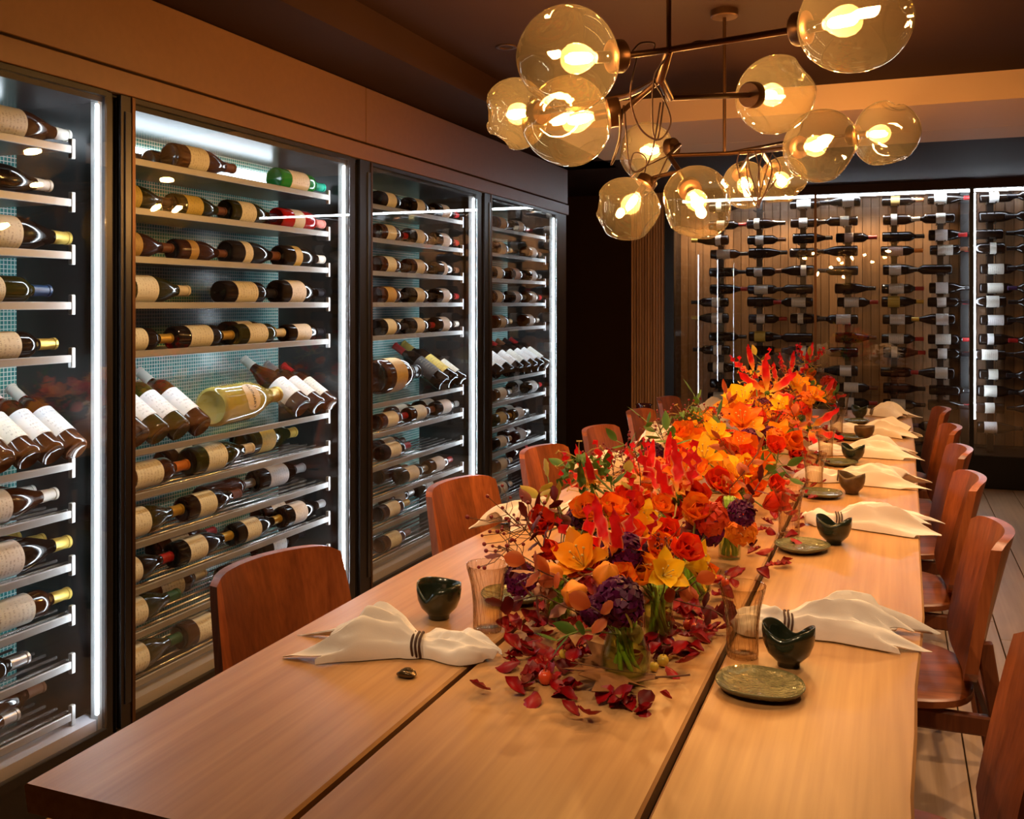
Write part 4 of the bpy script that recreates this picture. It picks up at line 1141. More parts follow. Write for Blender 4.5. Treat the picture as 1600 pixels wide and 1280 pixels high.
curl(rootA, [D(1045, 85, 2.25), D(1022, 125, 2.3), D(1020, 200, 2.32), D(1028, 216, 2.3), D(1038, 150, 2.4)])
curl(rootA, [D(968, 178, 2.4), D(968, 215, 2.4), D(955, 258, 2.4), D(968, 225, 2.42), D(975, 165, 2.45), D(985, 262, 2.45), D(1015, 250, 2.45), D(1032, 160, 2.45)])
curl(rootA, [D(1068, 80, 2.25), D(1085, 66, 2.25), D(1105, 65, 2.25), D(1112, 70, 2.24)])
# the farther fixture
m0, m1, m2 = D(1132, 240, 3.40), D(1045, 243, 3.45), D(1190, 236, 3.36)
rootB = empty('chandelier', (m0.x, m0.y, ZT))
tag(rootB, 'branching bronze chandelier with seven dented glass globes, over the middle of the table', 'chandelier', 'globe chandeliers')
m1b = D(1062, 268, 3.36)
cB = [globe(rootB, D(1281, 228, 3.03), 0.115, D(1215, 232, 3.25), 5), globe(rootB, D(1385, 209, 3.40), 0.115, D(1300, 212, 3.55), 6), globe(rootB, D(1010, 238, 3.76), 0.112, D(1075, 226, 3.62), 7),
      globe(rootB, D(980, 327, 3.40), 0.114, D(1010, 285, 3.42), 8), globe(rootB, D(1090, 317, 2.98), 0.115, D(1066, 276, 3.2), 9), globe(rootB, D(1165, 290, 4.0), 0.097, D(1150, 256, 4.15), 10),
      globe(rootB, D(1222, 283, 3.95), 0.099, D(1196, 248, 4.1), 11)]
arm(rootB, (m0, Vector((m0.x, m0.y, ZT))), 0.006, 'rod')
arm(rootB, (m1, m0, m2, cB[0])); arm(rootB, (m1, m1b), 0.009); arm(rootB, (D(1062, 226, 3.64), m1)); arm(rootB, (D(1062, 226, 3.64), cB[2])); arm(rootB, (m1b, cB[4])); arm(rootB, (m1b, D(1030, 275, 3.4), cB[3]))
arm(rootB, (m2, D(1170, 245, 3.6), cB[5])); arm(rootB, (m2, cB[6])); arm(rootB, (m0, D(1225, 222, 3.7), cB[1]), 0.005)
MB().lathe([(0.001, 0.0), (0.048, 0.0), (0.048, -0.022), (0.044, -0.026), (0.001, -0.026)][::-1], 32, cap=False).obj('canopy', M_bronze, rootB, angle=40)
for dx, dv in ((0, 0), (16, 6), (38, 2), (52, -4)):
    curl(rootB, [D(1155 + dx, 238, 3.36), D(1152 + dx * .9, 262, 3.36), D(1165 + dx * .5, 295 + dv, 3.36), D(1186, 318 + dv, 3.36), D(1172 + dx * .9, 268, 3.36), D(1168 + dx * .7, 236, 3.36)])
curl(rootB, [D(1045, 243, 3.4), D(1015, 300, 3.38), D(1000, 302, 3.38), D(1010, 250, 3.42), D(990, 240, 3.45), D(985, 275, 3.42), D(1000, 265, 3.4), D(1040, 245, 3.42)])

# ------------------------------------------------------------------ unseen ceiling downlights, added as fill along both sides of the table
for i, (x, y) in enumerate(((-0.10, 0.35), (-0.95, 0.35), (-1.45, 2.0), (0.55, 2.2), (-1.45, 3.6), (0.60, 3.3), (0.62, 4.5))):
    dl = MB().lathe([(0.030, 0.0), (0.042, 0.0), (0.044, -0.003), (0.030, -0.004), (0.027, 0.0)], 24, cap=False).obj('fill_downlight', M_bronze, smooth=True)
    dl.location = (x, y, ZT)
    tag(dl, f'added unseen fill lamp in the dark ceiling tray, {nth(i + 1)} from the camera end', 'fill_downlight', 'added fill lamps')
    sp = bpy.data.lights.new('fill_downlight_lamp', 'SPOT'); sp.energy = FILL_W * (1.5 if x > 0.2 else 1.3 if y < 1 else 1.0); sp.color = (1.0, 0.68, 0.38); sp.spot_size = R(95); sp.spot_blend = 0.6; sp.shadow_soft_size = 0.025
    so = bpy.data.objects.new('fill_downlight_lamp', sp); COL.objects.link(so); so.parent = dl; so.location = (0, 0, -0.012)
    if y < 1:                                    # the first two are swivelled towards the flowers
        sp.spot_size = R(44); sp.spot_blend = 0.8
        so.rotation_euler = (Vector((-0.47, 1.85, 0.90)) - Vector((x, y, ZT))).to_track_quat('-Z', 'Y').to_euler()

# ------------------------------------------------------------------ flowers
def petal_mesh(L=0.05, W=0.02, curl_=60, cup=0.3, wave=0.0, peak=0.5, sharp=1.0, n=8, m=5, base_w=0.18, twist=0.0, waven=3):
    """one petal: root at the origin, growing along +y and bending up towards +z; W is the half width"""
    vs = []; fs = []
    y = z = 0.0
    for j in range(n + 1):
        t = j / n
        a = R(curl_) * t
        if j: y += L / n * math.cos(a); z += L / n * math.sin(a)
        tt = t ** (math.log(0.5) / math.log(peak))
        w = W * max(base_w * (1 - t), math.sin(math.pi * min(1, max(0, tt))) ** sharp)
        for i in range(m):
            s = -1 + 2 * i / (m - 1)
            lift = cup * w * s * s + wave * math.sin(waven * 2 * math.pi * t + (0.6 if s > 0 else 0)) * s * abs(s)
            x = w * s
            vs.append((x, y - math.sin(a) * lift + 0, z + math.cos(a) * lift))
    for j in range(n):
        for i in range(m - 1):
            k = j*m+i; fs.append((k, k+1, k+1+m, k+m))
    return MB().add(vs, fs).mesh('petal', smooth=True)
PM = {
    'flame_open': petal_mesh(0.060, 0.0070, 38, 0.3, 0.0035, 0.48, 0.8, n=12, waven=3, base_w=0.3),
    'flame': petal_mesh(0.062, 0.0062, 88, 0.3, 0.0050, 0.45, 0.8, n=14, waven=4, base_w=0.3),
    'lily': petal_mesh(0.056, 0.0155, -25, 0.35, 0.0015, 0.50, 0.9, n=9),
    'lily_in': petal_mesh(0.052, 0.0185, -15, 0.45, 0.001, 0.52, 0.8, n=9),
    'cup': petal_mesh(0.040, 0.0190, 42, 0.55, 0.001, 0.62, 0.55, n=7),
    'cup_in': petal_mesh(0.030, 0.0150, 62, 0.6, 0.001, 0.62, 0.55, n=6),
    'tulip': petal_mesh(0.050, 0.0185, 20, 0.75, 0.0, 0.50, 0.75, n=8),
}
ORANGE = petal_mat('orange_petal', (0.86, 0.30, 0.012), (0.86, 0.16, 0.008), (0.90, 0.34, 0.02))
AMBER = petal_mat('amber_petal', (0.92, 0.56, 0.03), (0.90, 0.34, 0.010), (0.92, 0.46, 0.03))
YELLOW = petal_mat('yellow_petal', (0.92, 0.74, 0.08), (0.95, 0.55, 0.012), (0.96, 0.66, 0.05))
SCARLET = petal_mat('scarlet_petal', (0.62, 0.05, 0.006), (0.76, 0.035, 0.006), (0.85, 0.10, 0.012))
FLAME = petal_mat('flame_petal', (0.85, 0.55, 0.06), (0.72, 0.012, 0.016), (0.92, 0.42, 0.20), edge_w=0.16)
CRIMSON = petal_mat('crimson_petal', (0.20, 0.002, 0.004), (0.30, 0.003, 0.006), (0.18, 0.002, 0.005), trans=0.08, rough=0.4)
MAROON = petal_mat('maroon_leaf', (0.08, 0.006, 0.005), (0.12, 0.008, 0.007), (0.19, 0.022, 0.012), trans=0.1)
RUST = petal_mat('rust_leaf', (0.34, 0.06, 0.014), (0.44, 0.085, 0.02), (0.55, 0.18, 0.05))
GREENL = petal_mat('green_leaf', (0.10, 0.17, 0.025), (0.07, 0.15, 0.022), (0.14, 0.21, 0.04))
OLIVE = petal_mat('olive_leaf', (0.36, 0.30, 0.04), (0.40, 0.28, 0.035), (0.50, 0.38, 0.06))
PLUM = petal_mat('plum_floret', (0.05, 0.001, 0.022), (0.09, 0.002, 0.050), (0.15, 0.004, 0.09), trans=0.1)
PINKB = petal_mat('pale_pink_leaf', (0.55, 0.30, 0.18), (0.60, 0.28, 0.16), (0.68, 0.42, 0.26))
LANTERN = P('orange_paper_husk', (0.88, 0.27, 0.02), 0.55, noise=0.15, nscale=60)
BERRY = P('dark_red_berry', (0.20, 0.010, 0.010), 0.3)
CRAB = P('crab_apple_skin', (0.66, 0.07, 0.02), 0.25, noise=0.3, nscale=30, coat=0.3)
CRABY = P('yellow_crab_apple_skin', (0.62, 0.42, 0.05), 0.25, noise=0.2, nscale=30, coat=0.3)
STAMEN = P('stamen_yellow', (0.62, 0.42, 0.10), 0.6)
HEART = P('flower_heart_dark', (0.06, 0.03, 0.015), 0.7)
LEAFG = petal_mesh(0.045, 0.0105, -20, -0.25, 0.0, 0.42, 0.9, n=7)
LEAFR = petal_mesh(0.040, 0.0150, -25, -0.20, 0.001, 0.50, 0.7, n=7)

# vases: (pixel of the foot, kind)
VASES = []
VKIND = {'squat': [(0.024, 0), (0.034, 0.004), (0.040, 0.022), (0.038, 0.045), (0.029, 0.074), (0.026, 0.084), (0.0285, 0.090)],
         'slim': [(0.020, 0), (0.026, 0.004), (0.0265, 0.03), (0.024, 0.07), (0.018, 0.105), (0.0165, 0.13), (0.020, 0.140)],
         'straight': [(0.022, 0), (0.026, 0.004), (0.027, 0.05), (0.027, 0.09), (0.0275, 0.10)]}
VMESH = {}
def vase(u, v, kind, note):
    p = onto(u, v)
    if kind not in VMESH:
        o_ = VKIND[kind]; top = o_[-1][1]
        full = [(0.001, 0.002)] + o_ + [(r - 0.0022, z - (0.0 if i else 0.001)) for i, (r, z) in enumerate(o_[::-1])][:-2] + [(o_[1][0] - 0.006, 0.008), (0.001, 0.007)]
        wl = 0.72 * top
        w_ = [(0.001, 0.0085), (o_[1][0] - 0.004, 0.0088)] + [(r - 0.0027, z) for r, z in o_ if 0.012 < z < wl] + [(radius2(o_, wl) - 0.0027, wl), (0.001, wl)]
        st = MB()
        rg = random.Random(5)
        for k in range(7):
            a = k * 0.9; r0 = radius2(o_, 0.02) * 0.62; r1 = radius2(o_, top) * 0.55
            st.tube([(r0 * math.cos(a + 2), r0 * math.sin(a + 2), 0.010), (r1 * 0.6 * math.cos(a + 1), r1 * 0.6 * math.sin(a + 1), top * 0.5), (r1 * math.cos(a), r1 * math.sin(a), top + 0.004)], 0.0042, 6)
        VMESH[kind] = (MB().lathe(full, 36, cap=False).mesh('vase', smooth=True), MB().lathe(w_, 28, cap=False).mesh('water', angle=50), st.mesh('stems', smooth=True), top)
    a, w, st, top = VMESH[kind]
    o = link('vase', a, M_vase, None, Matrix.Translation(p))
    tag(o, note, 'vase', 'small glass bud vases')
    link('water', w, M_water, o); link('cut_stems', st, P('vase_stems', (0.36, 0.54, 0.07), 0.4), o)
    VASES.append(Vector((p.x, p.y, ZTAB + top)))
def radius2(pr, z):
    for (r0, z0), (r1, z1) in zip(pr, pr[1:]):
        if z0 <= z <= z1: return r0 + (r1 - r0) * (z - z0) / (z1 - z0)
    return pr[-1][0]
vase(977, 1062, 'squat', 'squat clear vase with green stems at the near end of the flowers')
vase(1028, 1000, 'straight', 'straight clear vase just behind the squat vase')
vase(872, 972, 'straight', 'olive-tinted straight vase beside the green side plate, cabinet side')
vase(1080, 935, 'squat', 'rounded clear vase under the big yellow lily')
vase(1140, 872, 'slim', 'slim tapering clear vase beside the second tumbler')
for i, (x, y, kd) in enumerate(((-0.52, 2.35, 'slim'), (-0.40, 2.75, 'squat'), (-0.52, 3.1, 'slim'), (-0.42, 3.5, 'squat'), (-0.50, 3.9, 'slim'), (-0.43, 4.3, 'squat'), (-0.50, 4.7, 'slim'), (-0.45, 5.05, 'squat'))):
    u_, v_ = 0, 0
    p = Vector((x, y, ZTAB)); d = p - EYE; z_ = d.dot(FWD)
    vase(U0 + d.dot(RGT) / z_ * F, V0 - d.z / z_ * F, kd, f"clear {'slender' if kd == 'slim' else 'low'} vase hidden among flowers, {nth(i + 6)} vase from the near end")

KIND = {}          # kind -> list of (y, object, description) for the labels
def register(o, kind, desc, cat, y):
    KIND.setdefault(desc, []).append((y, o)); o['category'] = cat; o['group'] = kind
def stem_to(root, M, head, rgen, thick=0.0016, mat=None, anchor=None):
    """curved stem from the head (root origin) down into the nearest vase"""
    best = sorted(VASES, key=lambda q: (q.xy - head.xy).length)[0] if anchor is None else anchor
    e = best + Vector((rgen.uniform(-.008, .008), rgen.uniform(-.008, .008), -0.03))
    mid = (head + e) / 2 + Vector((rgen.uniform(-.02, .02), rgen.uniform(-.02, .02), 0.012))
    pts = []
    for i in range(9):
        t = i / 8; pts.append((1-t)**2 * head + 2*t*(1-t) * mid + t*t * e)
    Mi = M.inverted()
    MB().tube([Mi @ p for p in pts], thick, 5).obj('stem', mat or M_stem, root, smooth=True)
def head(name, p, axis, scale, roll):
    o = empty(name)
    M = frame_to(p, axis) @ Matrix.Rotation(roll, 4, 'Z') @ Matrix.Scale(scale, 4)
    o.matrix_world = M
    return o, M
CAMDIR = (EYE - Vector((-0.45, 2.6, 0.9))).normalized()
frg = random.Random(77)
def flower(kind, p, axis, scale=1.0, col=None, stem=True, seed=None):
    rg = frg
    axis = Vector(axis).normalized()
    if kind == 'flame':
        o, M = head('flame_lily', p, axis, scale, rg.uniform(0, 6))
        for k in range(6):
            link('petal', PM['flame_open' if axis.dot(CAMDIR) > 0.74 else 'flame'], col or FLAME, o, Matrix.Rotation(k * math.pi / 3 + rg.uniform(-.15, .15), 4, 'Z') @ Matrix.Rotation(R(rg.uniform(-8, 25)), 4, 'X') @ Matrix.Translation((0, 0.004, 0)))
        b = MB().sphere((0, 0, -0.003), 0.006, 8, 6, (1, 1, 1.2)); b.obj('heart', GREENL, o, smooth=True)
        b = MB()
        for k in range(6):
            a = k * math.pi / 3 + 0.5 + rg.uniform(-.1, .1); r = 0.036
            b.tube([(0.003 * math.cos(a), 0.003 * math.sin(a), -0.004), (r * .6 * math.cos(a), r * .6 * math.sin(a), -0.010), (r * math.cos(a), r * math.sin(a), -0.006)], [0.0010, 0.0008, 0.0006], 4)
            b.tube([(r * math.cos(a) - 0.004 * math.sin(a), r * math.sin(a) + 0.004 * math.cos(a), -0.006), (r * math.cos(a) + 0.004 * math.sin(a), r * math.sin(a) - 0.004 * math.cos(a), -0.005)], 0.0013, 4)
        b.obj('stamens', STAMEN, o)
        desc, cat = ('red flame lily with swept-back wavy petals' if col is None else 'green-tipped flame lily with narrow petals'), 'flower'
    elif kind in ('lily', 'lily_y', 'lily_a'):
        mt = {'lily': ORANGE, 'lily_y': YELLOW, 'lily_a': AMBER}[kind]
        o, M = head('lily', p, axis, scale, rg.uniform(0, 6))
        for k in range(6):
            link('petal', PM['lily' if k % 2 else 'lily_in'], mt, o, Matrix.Rotation(k * math.pi / 3, 4, 'Z') @ Matrix.Rotation(R(58 - (k % 2) * 10 + rg.uniform(-6, 6)), 4, 'X') @ Matrix.Translation((0, 0.002, 0)))
        b = MB()
        for k in range(5):
            a = k * 1.256; b.tube([(0, 0, 0.002), (0.005 * math.cos(a), 0.005 * math.sin(a), 0.02), (0.010 * math.cos(a), 0.010 * math.sin(a), 0.036)], 0.0008, 4)
            b.sphere((0.010 * math.cos(a), 0.010 * math.sin(a), 0.036), 0.0022, 6, 4)
        b.obj('stamens', STAMEN, o)
        desc, cat = {'lily': 'orange', 'lily_y': 'bright yellow', 'lily_a': 'amber'}[kind] + ' open lily with pointed petals', 'flower'
    elif kind in ('poppy_o', 'poppy_s', 'poppy_a'):
        mt = {'poppy_o': ORANGE, 'poppy_s': SCARLET, 'poppy_a': AMBER}[kind]
        o, M = head('poppy', p, axis, scale, rg.uniform(0, 6))
        for k in range(5):
            link('petal', PM['cup'], mt, o, Matrix.Rotation(k * 1.2566 + rg.uniform(-.15, .15), 4, 'Z') @ Matrix.Rotation(R(rg.uniform(14, 40)), 4, 'X'))
        for k in range(4):
            link('petal', PM['cup_in'], mt, o, Matrix.Rotation(k * 1.57 + 0.5, 4, 'Z') @ Matrix.Rotation(R(rg.uniform(36, 55)), 4, 'X'))
        MB().sphere((0, 0, 0.007), 0.006, 8, 6).obj('heart', HEART, o, smooth=True)
        desc, cat = {'poppy_o': 'orange', 'poppy_s': 'scarlet', 'poppy_a': 'amber'}[kind] + ' cupped poppy bloom', 'flower'
    elif kind in ('tulip_o', 'tulip_s'):
        mt = ORANGE if kind == 'tulip_o' else SCARLET
        o, M = head('tulip', p, axis, scale, rg.uniform(0, 6))
        for k in range(6):
            link('petal', PM['tulip'], mt, o, Matrix.Rotation(k * math.pi / 3, 4, 'Z') @ Matrix.Rotation(R(48 + 14 * (k % 2)), 4, 'X'))
        desc, cat = {'tulip_o': 'orange', 'tulip_s': 'scarlet'}[kind] + ' tulip with overlapping petals', 'flower'
    elif kind in ('carnation', 'plum'):
        mt = SCARLET if kind == 'carnation' else PLUM
        if kind == 'carnation': mt = ORANGE if rg.random() < .5 else SCARLET
        o, M = head('carnation' if kind == 'carnation' else 'hydrangea', p, axis, scale, rg.uniform(0, 6))
        b = MB()
        N_ = 46 if kind == 'carnation' else 90
        for k in range(N_):
            c = 1 - 1.25 * (k + .5) / N_; a = k * 2.39996; s = math.sqrt(max(0, 1 - c * c))
            d = Vector((s * math.cos(a), s * math.sin(a), c)); q = d * 0.022
            t1 = d.orthogonal().normalized(); t2 = d.cross(t1); w = 0.0085 if kind == 'carnation' else 0.0058
            al = rg.uniform(0, 3); e1 = t1 * math.cos(al) + t2 * math.sin(al); e2 = d.cross(e1)
            vs = [q * 0.5, q + e1 * w + d * rg.uniform(0, .004), q + e1 * .4 * w + e2 * w * .8 + d * rg.uniform(.002, .008), q - e1 * .5 * w + e2 * w * .7 + d * rg.uniform(0, .006), q - e1 * w + d * rg.uniform(.001, .006), q - e2 * w * .7 + d * rg.uniform(.001, .006)]
            b.add(vs, [(0,1,2),(0,2,3),(0,3,4),(0,4,5),(0,5,1),(1,2,3,4,5)])
        b.obj('bloom', mt, o)
        desc, cat = ('ruffled red-orange carnation' if kind == 'carnation' else 'dark plum hydrangea head of small florets'), 'flower'
    elif kind == 'lantern':
        o, M = head('chinese_lantern', p, axis, scale, rg.uniform(0, 6))
        def md(r, z, a, j): return (r * (1 + 0.10 * math.cos(5 * a)), z)
        MB().lathe([(0.002, 0.0), (0.012, 0.003), (0.019, 0.012), (0.0205, 0.022), (0.016, 0.034), (0.008, 0.042), (0.001, 0.047)], 30, mod=md, cap=False).obj('husk', LANTERN, o, smooth=True)
        desc, cat = 'orange papery Chinese lantern pod', 'seed pod'
    if stem: stem_to(o, M, p, rg)
    register(o, 'flowers of the centrepiece', desc, cat, p.y)
    return o

def sprig(p, d, L, n, leaf, mat, desc, name='leaf_sprig', lscale=1.0, bend=0.25, stem=True):
    """stem with alternating leaves, rooted at P and growing along D"""
    rg = frg
    d = Vector(d).normalized()
    o, M = head(name, p, d, 1.0, rg.uniform(0, 6))
    pts = [Vector((bend * L * (t ** 2), 0, L * t)) for t in [i / 8 for i in range(9)]]
    down = M.inverted() @ (sorted(VASES, key=lambda q: (q.xy - p.xy).length)[0] - Vector((0, 0, 0.02)))
    MB().tube(([down] if stem else []) + pts, 0.0012, 5).obj('stem', M_twig if mat in (MAROON, RUST) else M_stem, o, smooth=True)
    for k in range(n):
        t = 0.15 + 0.85 * k / max(1, n - 1)
        q = pts[min(8, int(t * 8))]
        link('leaf', leaf, mat, o, Matrix.Translation(q) @ Matrix.Rotation(k * 2.4, 4, 'Z') @ Matrix.Rotation(R(rg.uniform(15, 60) if k < n - 1 else 80), 4, 'X') @ Matrix.Scale(lscale * rg.uniform(0.75, 1.15), 4))
    register(o, 'leaf sprigs of the centrepiece', desc, 'sprig', p.y)
def berries(p, d, L, n, desc='twiggy sprig of small dark red berries', spread=0.5, r=0.0036):
    rg = frg
    d = Vector(d).normalized()
    o, M = head('berry_sprig', p, d, 1.0, rg.uniform(0, 6))
    down = M.inverted() @ (sorted(VASES, key=lambda q: (q.xy - p.xy).length)[0] - Vector((0, 0, 0.02)))
    tw = MB().tube([down, (0, 0, 0), (0.003, 0.002, L * .4), (0, 0, L * .7)], 0.0011, 5); be = MB()
    for k in range(n):
        z0 = L * rg.uniform(0.2, 0.7); a = k * 2.4; rr = L * spread * rg.uniform(0.3, 1.0)
        q = Vector((rr * math.cos(a), rr * math.sin(a), z0 + L * rg.uniform(0.05, 0.38)))
        tw.tube([(0, 0, z0), ((q.x) * .6, q.y * .6, z0 + (q.z - z0) * .35), q], 0.0007, 4)
        be.sphere(q, r * rg.uniform(0.8, 1.15), 8, 5)
    tw.obj('twigs', M_twig, o); be.obj('berries', BERRY, o, smooth=True)['kind'] = 'stuff'
    register(o, 'berry sprigs of the centrepiece', desc, 'sprig', p.y)
def fx(u, v, X): return at_x(u, v, X)
def face(up=0.6, side=0.0, cam_=0.7):
    return CAMDIR * cam_ + UP * up + RGT * side
# hero blooms, read from the picture: (kind, column, row, plane x, scale, axis)
HERO = [
 ('lily_y', 1068, 884, -0.36, 1.20, face(.25, .95, .35)), ('poppy_a', 1010, 905, -0.40, 1.25, face(.5, -.2, .8)), ('lantern', 906, 930, -0.47, 1.0, face(.2, -.3, .8)), ('lantern', 944, 912, -0.45, 1.05, face(.6, .2, .5)),
 ('lantern', 876, 900, -0.52, 0.9, face(.2, -.6, .4)), ('flame', 957, 866, -0.46, 1.25, face(.9, -.1, .15)), ('flame', 1057, 776, -0.46, 1.45, face(.9, -.25, .2)), ('flame', 925, 756, -0.60, 1.0, face(.9, -.2, .2)),
 ('flame', 1012, 750, -0.56, 1.15, face(.9, .1, .2)), ('flame', 1199, 615, -0.46, 1.5, face(.25, 0, .9)), ('flame', 1264, 668, -0.33, 1.5, face(.5, .1, .8)), ('flame', 1178, 582, -0.54, 1.3, face(.7, -.2, .5)),
 ('flame', 1262, 566, -0.44, 1.3, face(.9, .1, .2)), ('flame', 1285, 622, -0.36, 1.3, face(.6, .1, .7)), ('flame', 1235, 585, -0.48, 1.3, face(.7, 0, .5)), ('flame', 1215, 600, -0.5, 1.2, face(.8, 0, .5)),
 ('poppy_o', 923, 806, -0.55, 1.15, face(.6, -.1, .7)), ('poppy_o', 954, 808, -0.52, 1.1, face(.8, .2, .5)), ('poppy_s', 1090, 783, -0.42, 1.35, face(.5, -.2, .8)), ('poppy_s', 1120, 760, -0.42, 1.3, face(.5, .2, .8)),
 ('poppy_s', 1057, 810, -0.46, 1.1, face(.7, -.1, .6)), ('plum', 968, 940, -0.40, 1.25, face(.3, 0, .9)), ('plum', 1106, 826, -0.40, 1.35, face(.3, 0, .9)), ('plum', 930, 955, -0.44, 0.8, face(.2, -.3, .8)),
 ('lily', 1160, 668, -0.48, 1.45, face(.8, -.1, .5)), ('lily_y', 1162, 634, -0.52, 1.45, face(.8, -.2, .4)), ('lily_a', 1150, 640, -0.56, 1.35, face(.6, -.3, .5)), ('poppy_o', 1162, 708, -0.44, 1.7, face(.5, .1, .9)),
 ('tulip_s', 1192, 792, -0.32, 1.35, face(.3, .7, .5)), ('tulip_o', 1170, 775, -0.36, 1.2, face(.5, .3, .6)), ('lily_a', 1160, 752, -0.41, 1.35, face(.4, 0, .8)), ('lily_a', 1130, 742, -0.45, 1.2, face(.6, -.1, .7)),
 ('tulip_o', 1228, 700, -0.34, 1.5, face(.4, .4, .8)), ('lily_a', 1218, 690, -0.38, 1.3, face(.7, -.2, .6)), ('poppy_s', 1240, 712, -0.33, 1.3, face(.3, .3, .8)), ('carnation', 1222, 655, -0.40, 1.5, face(.5, 0, .8)),
 ('carnation', 1296, 620, -0.34, 1.6, face(.4, .3, .8)), ('carnation', 1294, 600, -0.36, 1.6, face(.6, .2, .7)), ('lily_a', 1249, 627, -0.42, 1.3, face(.6, 0, .6)), ('poppy_o', 1070, 684, -0.60, 1.3, face(.7, -.2, .6)),
 ('poppy_s', 1042, 840, -0.44, 1.1, face(.5, 0, .8)), ('poppy_o', 1030, 862, -0.42, 1.1, face(.4, .1, .9)), ('tulip_o', 1092, 896, -0.34, 0.9, face(.2, .3, .9)), ('lily_y', 1035, 900, -0.36, 0.9, face(.3, .3, .8)),
 ('lily_y', 1100, 720, -0.50, 1.2, face(.7, 0, .6)), ('poppy_o', 1085, 740, -0.50, 1.2, face(.7, 0, .6)), ('poppy_s', 1130, 795, -0.40, 1.0, face(.2, 0, .9)), ('lily', 1100, 700, -0.55, 1.2, face(.6, -.2, .6)),
 ('poppy_o', 1190, 728, -0.40, 1.2, face(.6, .2, .7)), ('lily_a', 1222, 640, -0.46, 1.3, face(.5, 0, .7)), ('poppy_o', 1265, 590, -0.44, 1.3, face(.7, 0, .6)), ('lily_y', 1238, 610, -0.47, 1.2, face(.7, 0, .6)),
 ('poppy_s', 925, 882, -0.50, 1.0, face(.4, -.2, .8)), ('poppy_o', 908, 888, -0.52, 1.0, face(.4, -.3, .8)), ('poppy_s', 978, 838, -0.48, 1.05, face(.6, .2, .7)), ('poppy_s', 985, 800, -0.52, 1.1, face(.7, .1, .6)),
 ('tulip_s', 880, 870, -0.54, 0.8, face(.4, -.6, .4)), ('poppy_o', 1010, 800, -0.52, 1.1, face(.8, 0, .5)), ('lily_a', 1000, 840, -0.48, 0.9, face(.6, 0, .7)), ('poppy_s', 1150, 812, -0.36, 1.0, face(.2, .2, .8)),
 ('flame', 1040, 735, -0.55, 1.1, face(.9, .1, .2)), ('poppy_s', 1188, 690, -0.44, 1.1, face(.5, 0, .8)), ('carnation', 1140, 690, -0.50, 1.3, face(.6, 0, .7)), ('carnation', 1200, 672, -0.46, 1.3, face(.5, 0, .8)),
 ('poppy_s', 1205, 760, -0.32, 1.0, face(.3, .4, .7)), ('plum', 1082, 840, -0.44, 1.0, face(.3, 0, .9)), ('poppy_o', 975, 905, -0.43, 0.8, face(.4, 0, .9)), ('lily_a', 1080, 760, -0.52, 1.0, face(.8, 0, .4)),
]
for kind, u, v, X, sc, ax in HERO:
    p = fx(u, v, X)
    if p.z < ZTAB + 0.045: p.z = ZTAB + 0.045
    flower(kind, p, ax, sc * (1.6 if kind == 'flame' else 1.0 if kind in ('lily_y', 'lantern') and p.y < 2 else 1.15))
for (u, v, X) in ((1068, 650, -0.62), (1117, 668, -0.58), (906, 720, -0.62)):
    flower('flame', fx(u, v, X), face(-.3, .1, .3), 1.5, col=GREENL)
# filling blooms, deeper in the mass
fill = ['poppy_o', 'poppy_s', 'lily', 'lily_a', 'carnation', 'poppy_o', 'poppy_s', 'tulip_o', 'carnation', 'lily_y', 'plum']
frg.seed(5)
y = 1.62
while y < 5.35:
    for q in range(3):
        x = -0.47 + frg.uniform(-0.17, 0.16); z = ZTAB + frg.uniform(0.08, 0.185) + 0.02 * (y > 2.6)
        flower(frg.choice(fill), Vector((x, y + frg.uniform(-.04, .04), z)), face(frg.uniform(.4, .9), frg.uniform(-.4, .4), .6), frg.uniform(1.0, 1.4) + 0.1 * (y > 3))
    y += 0.105
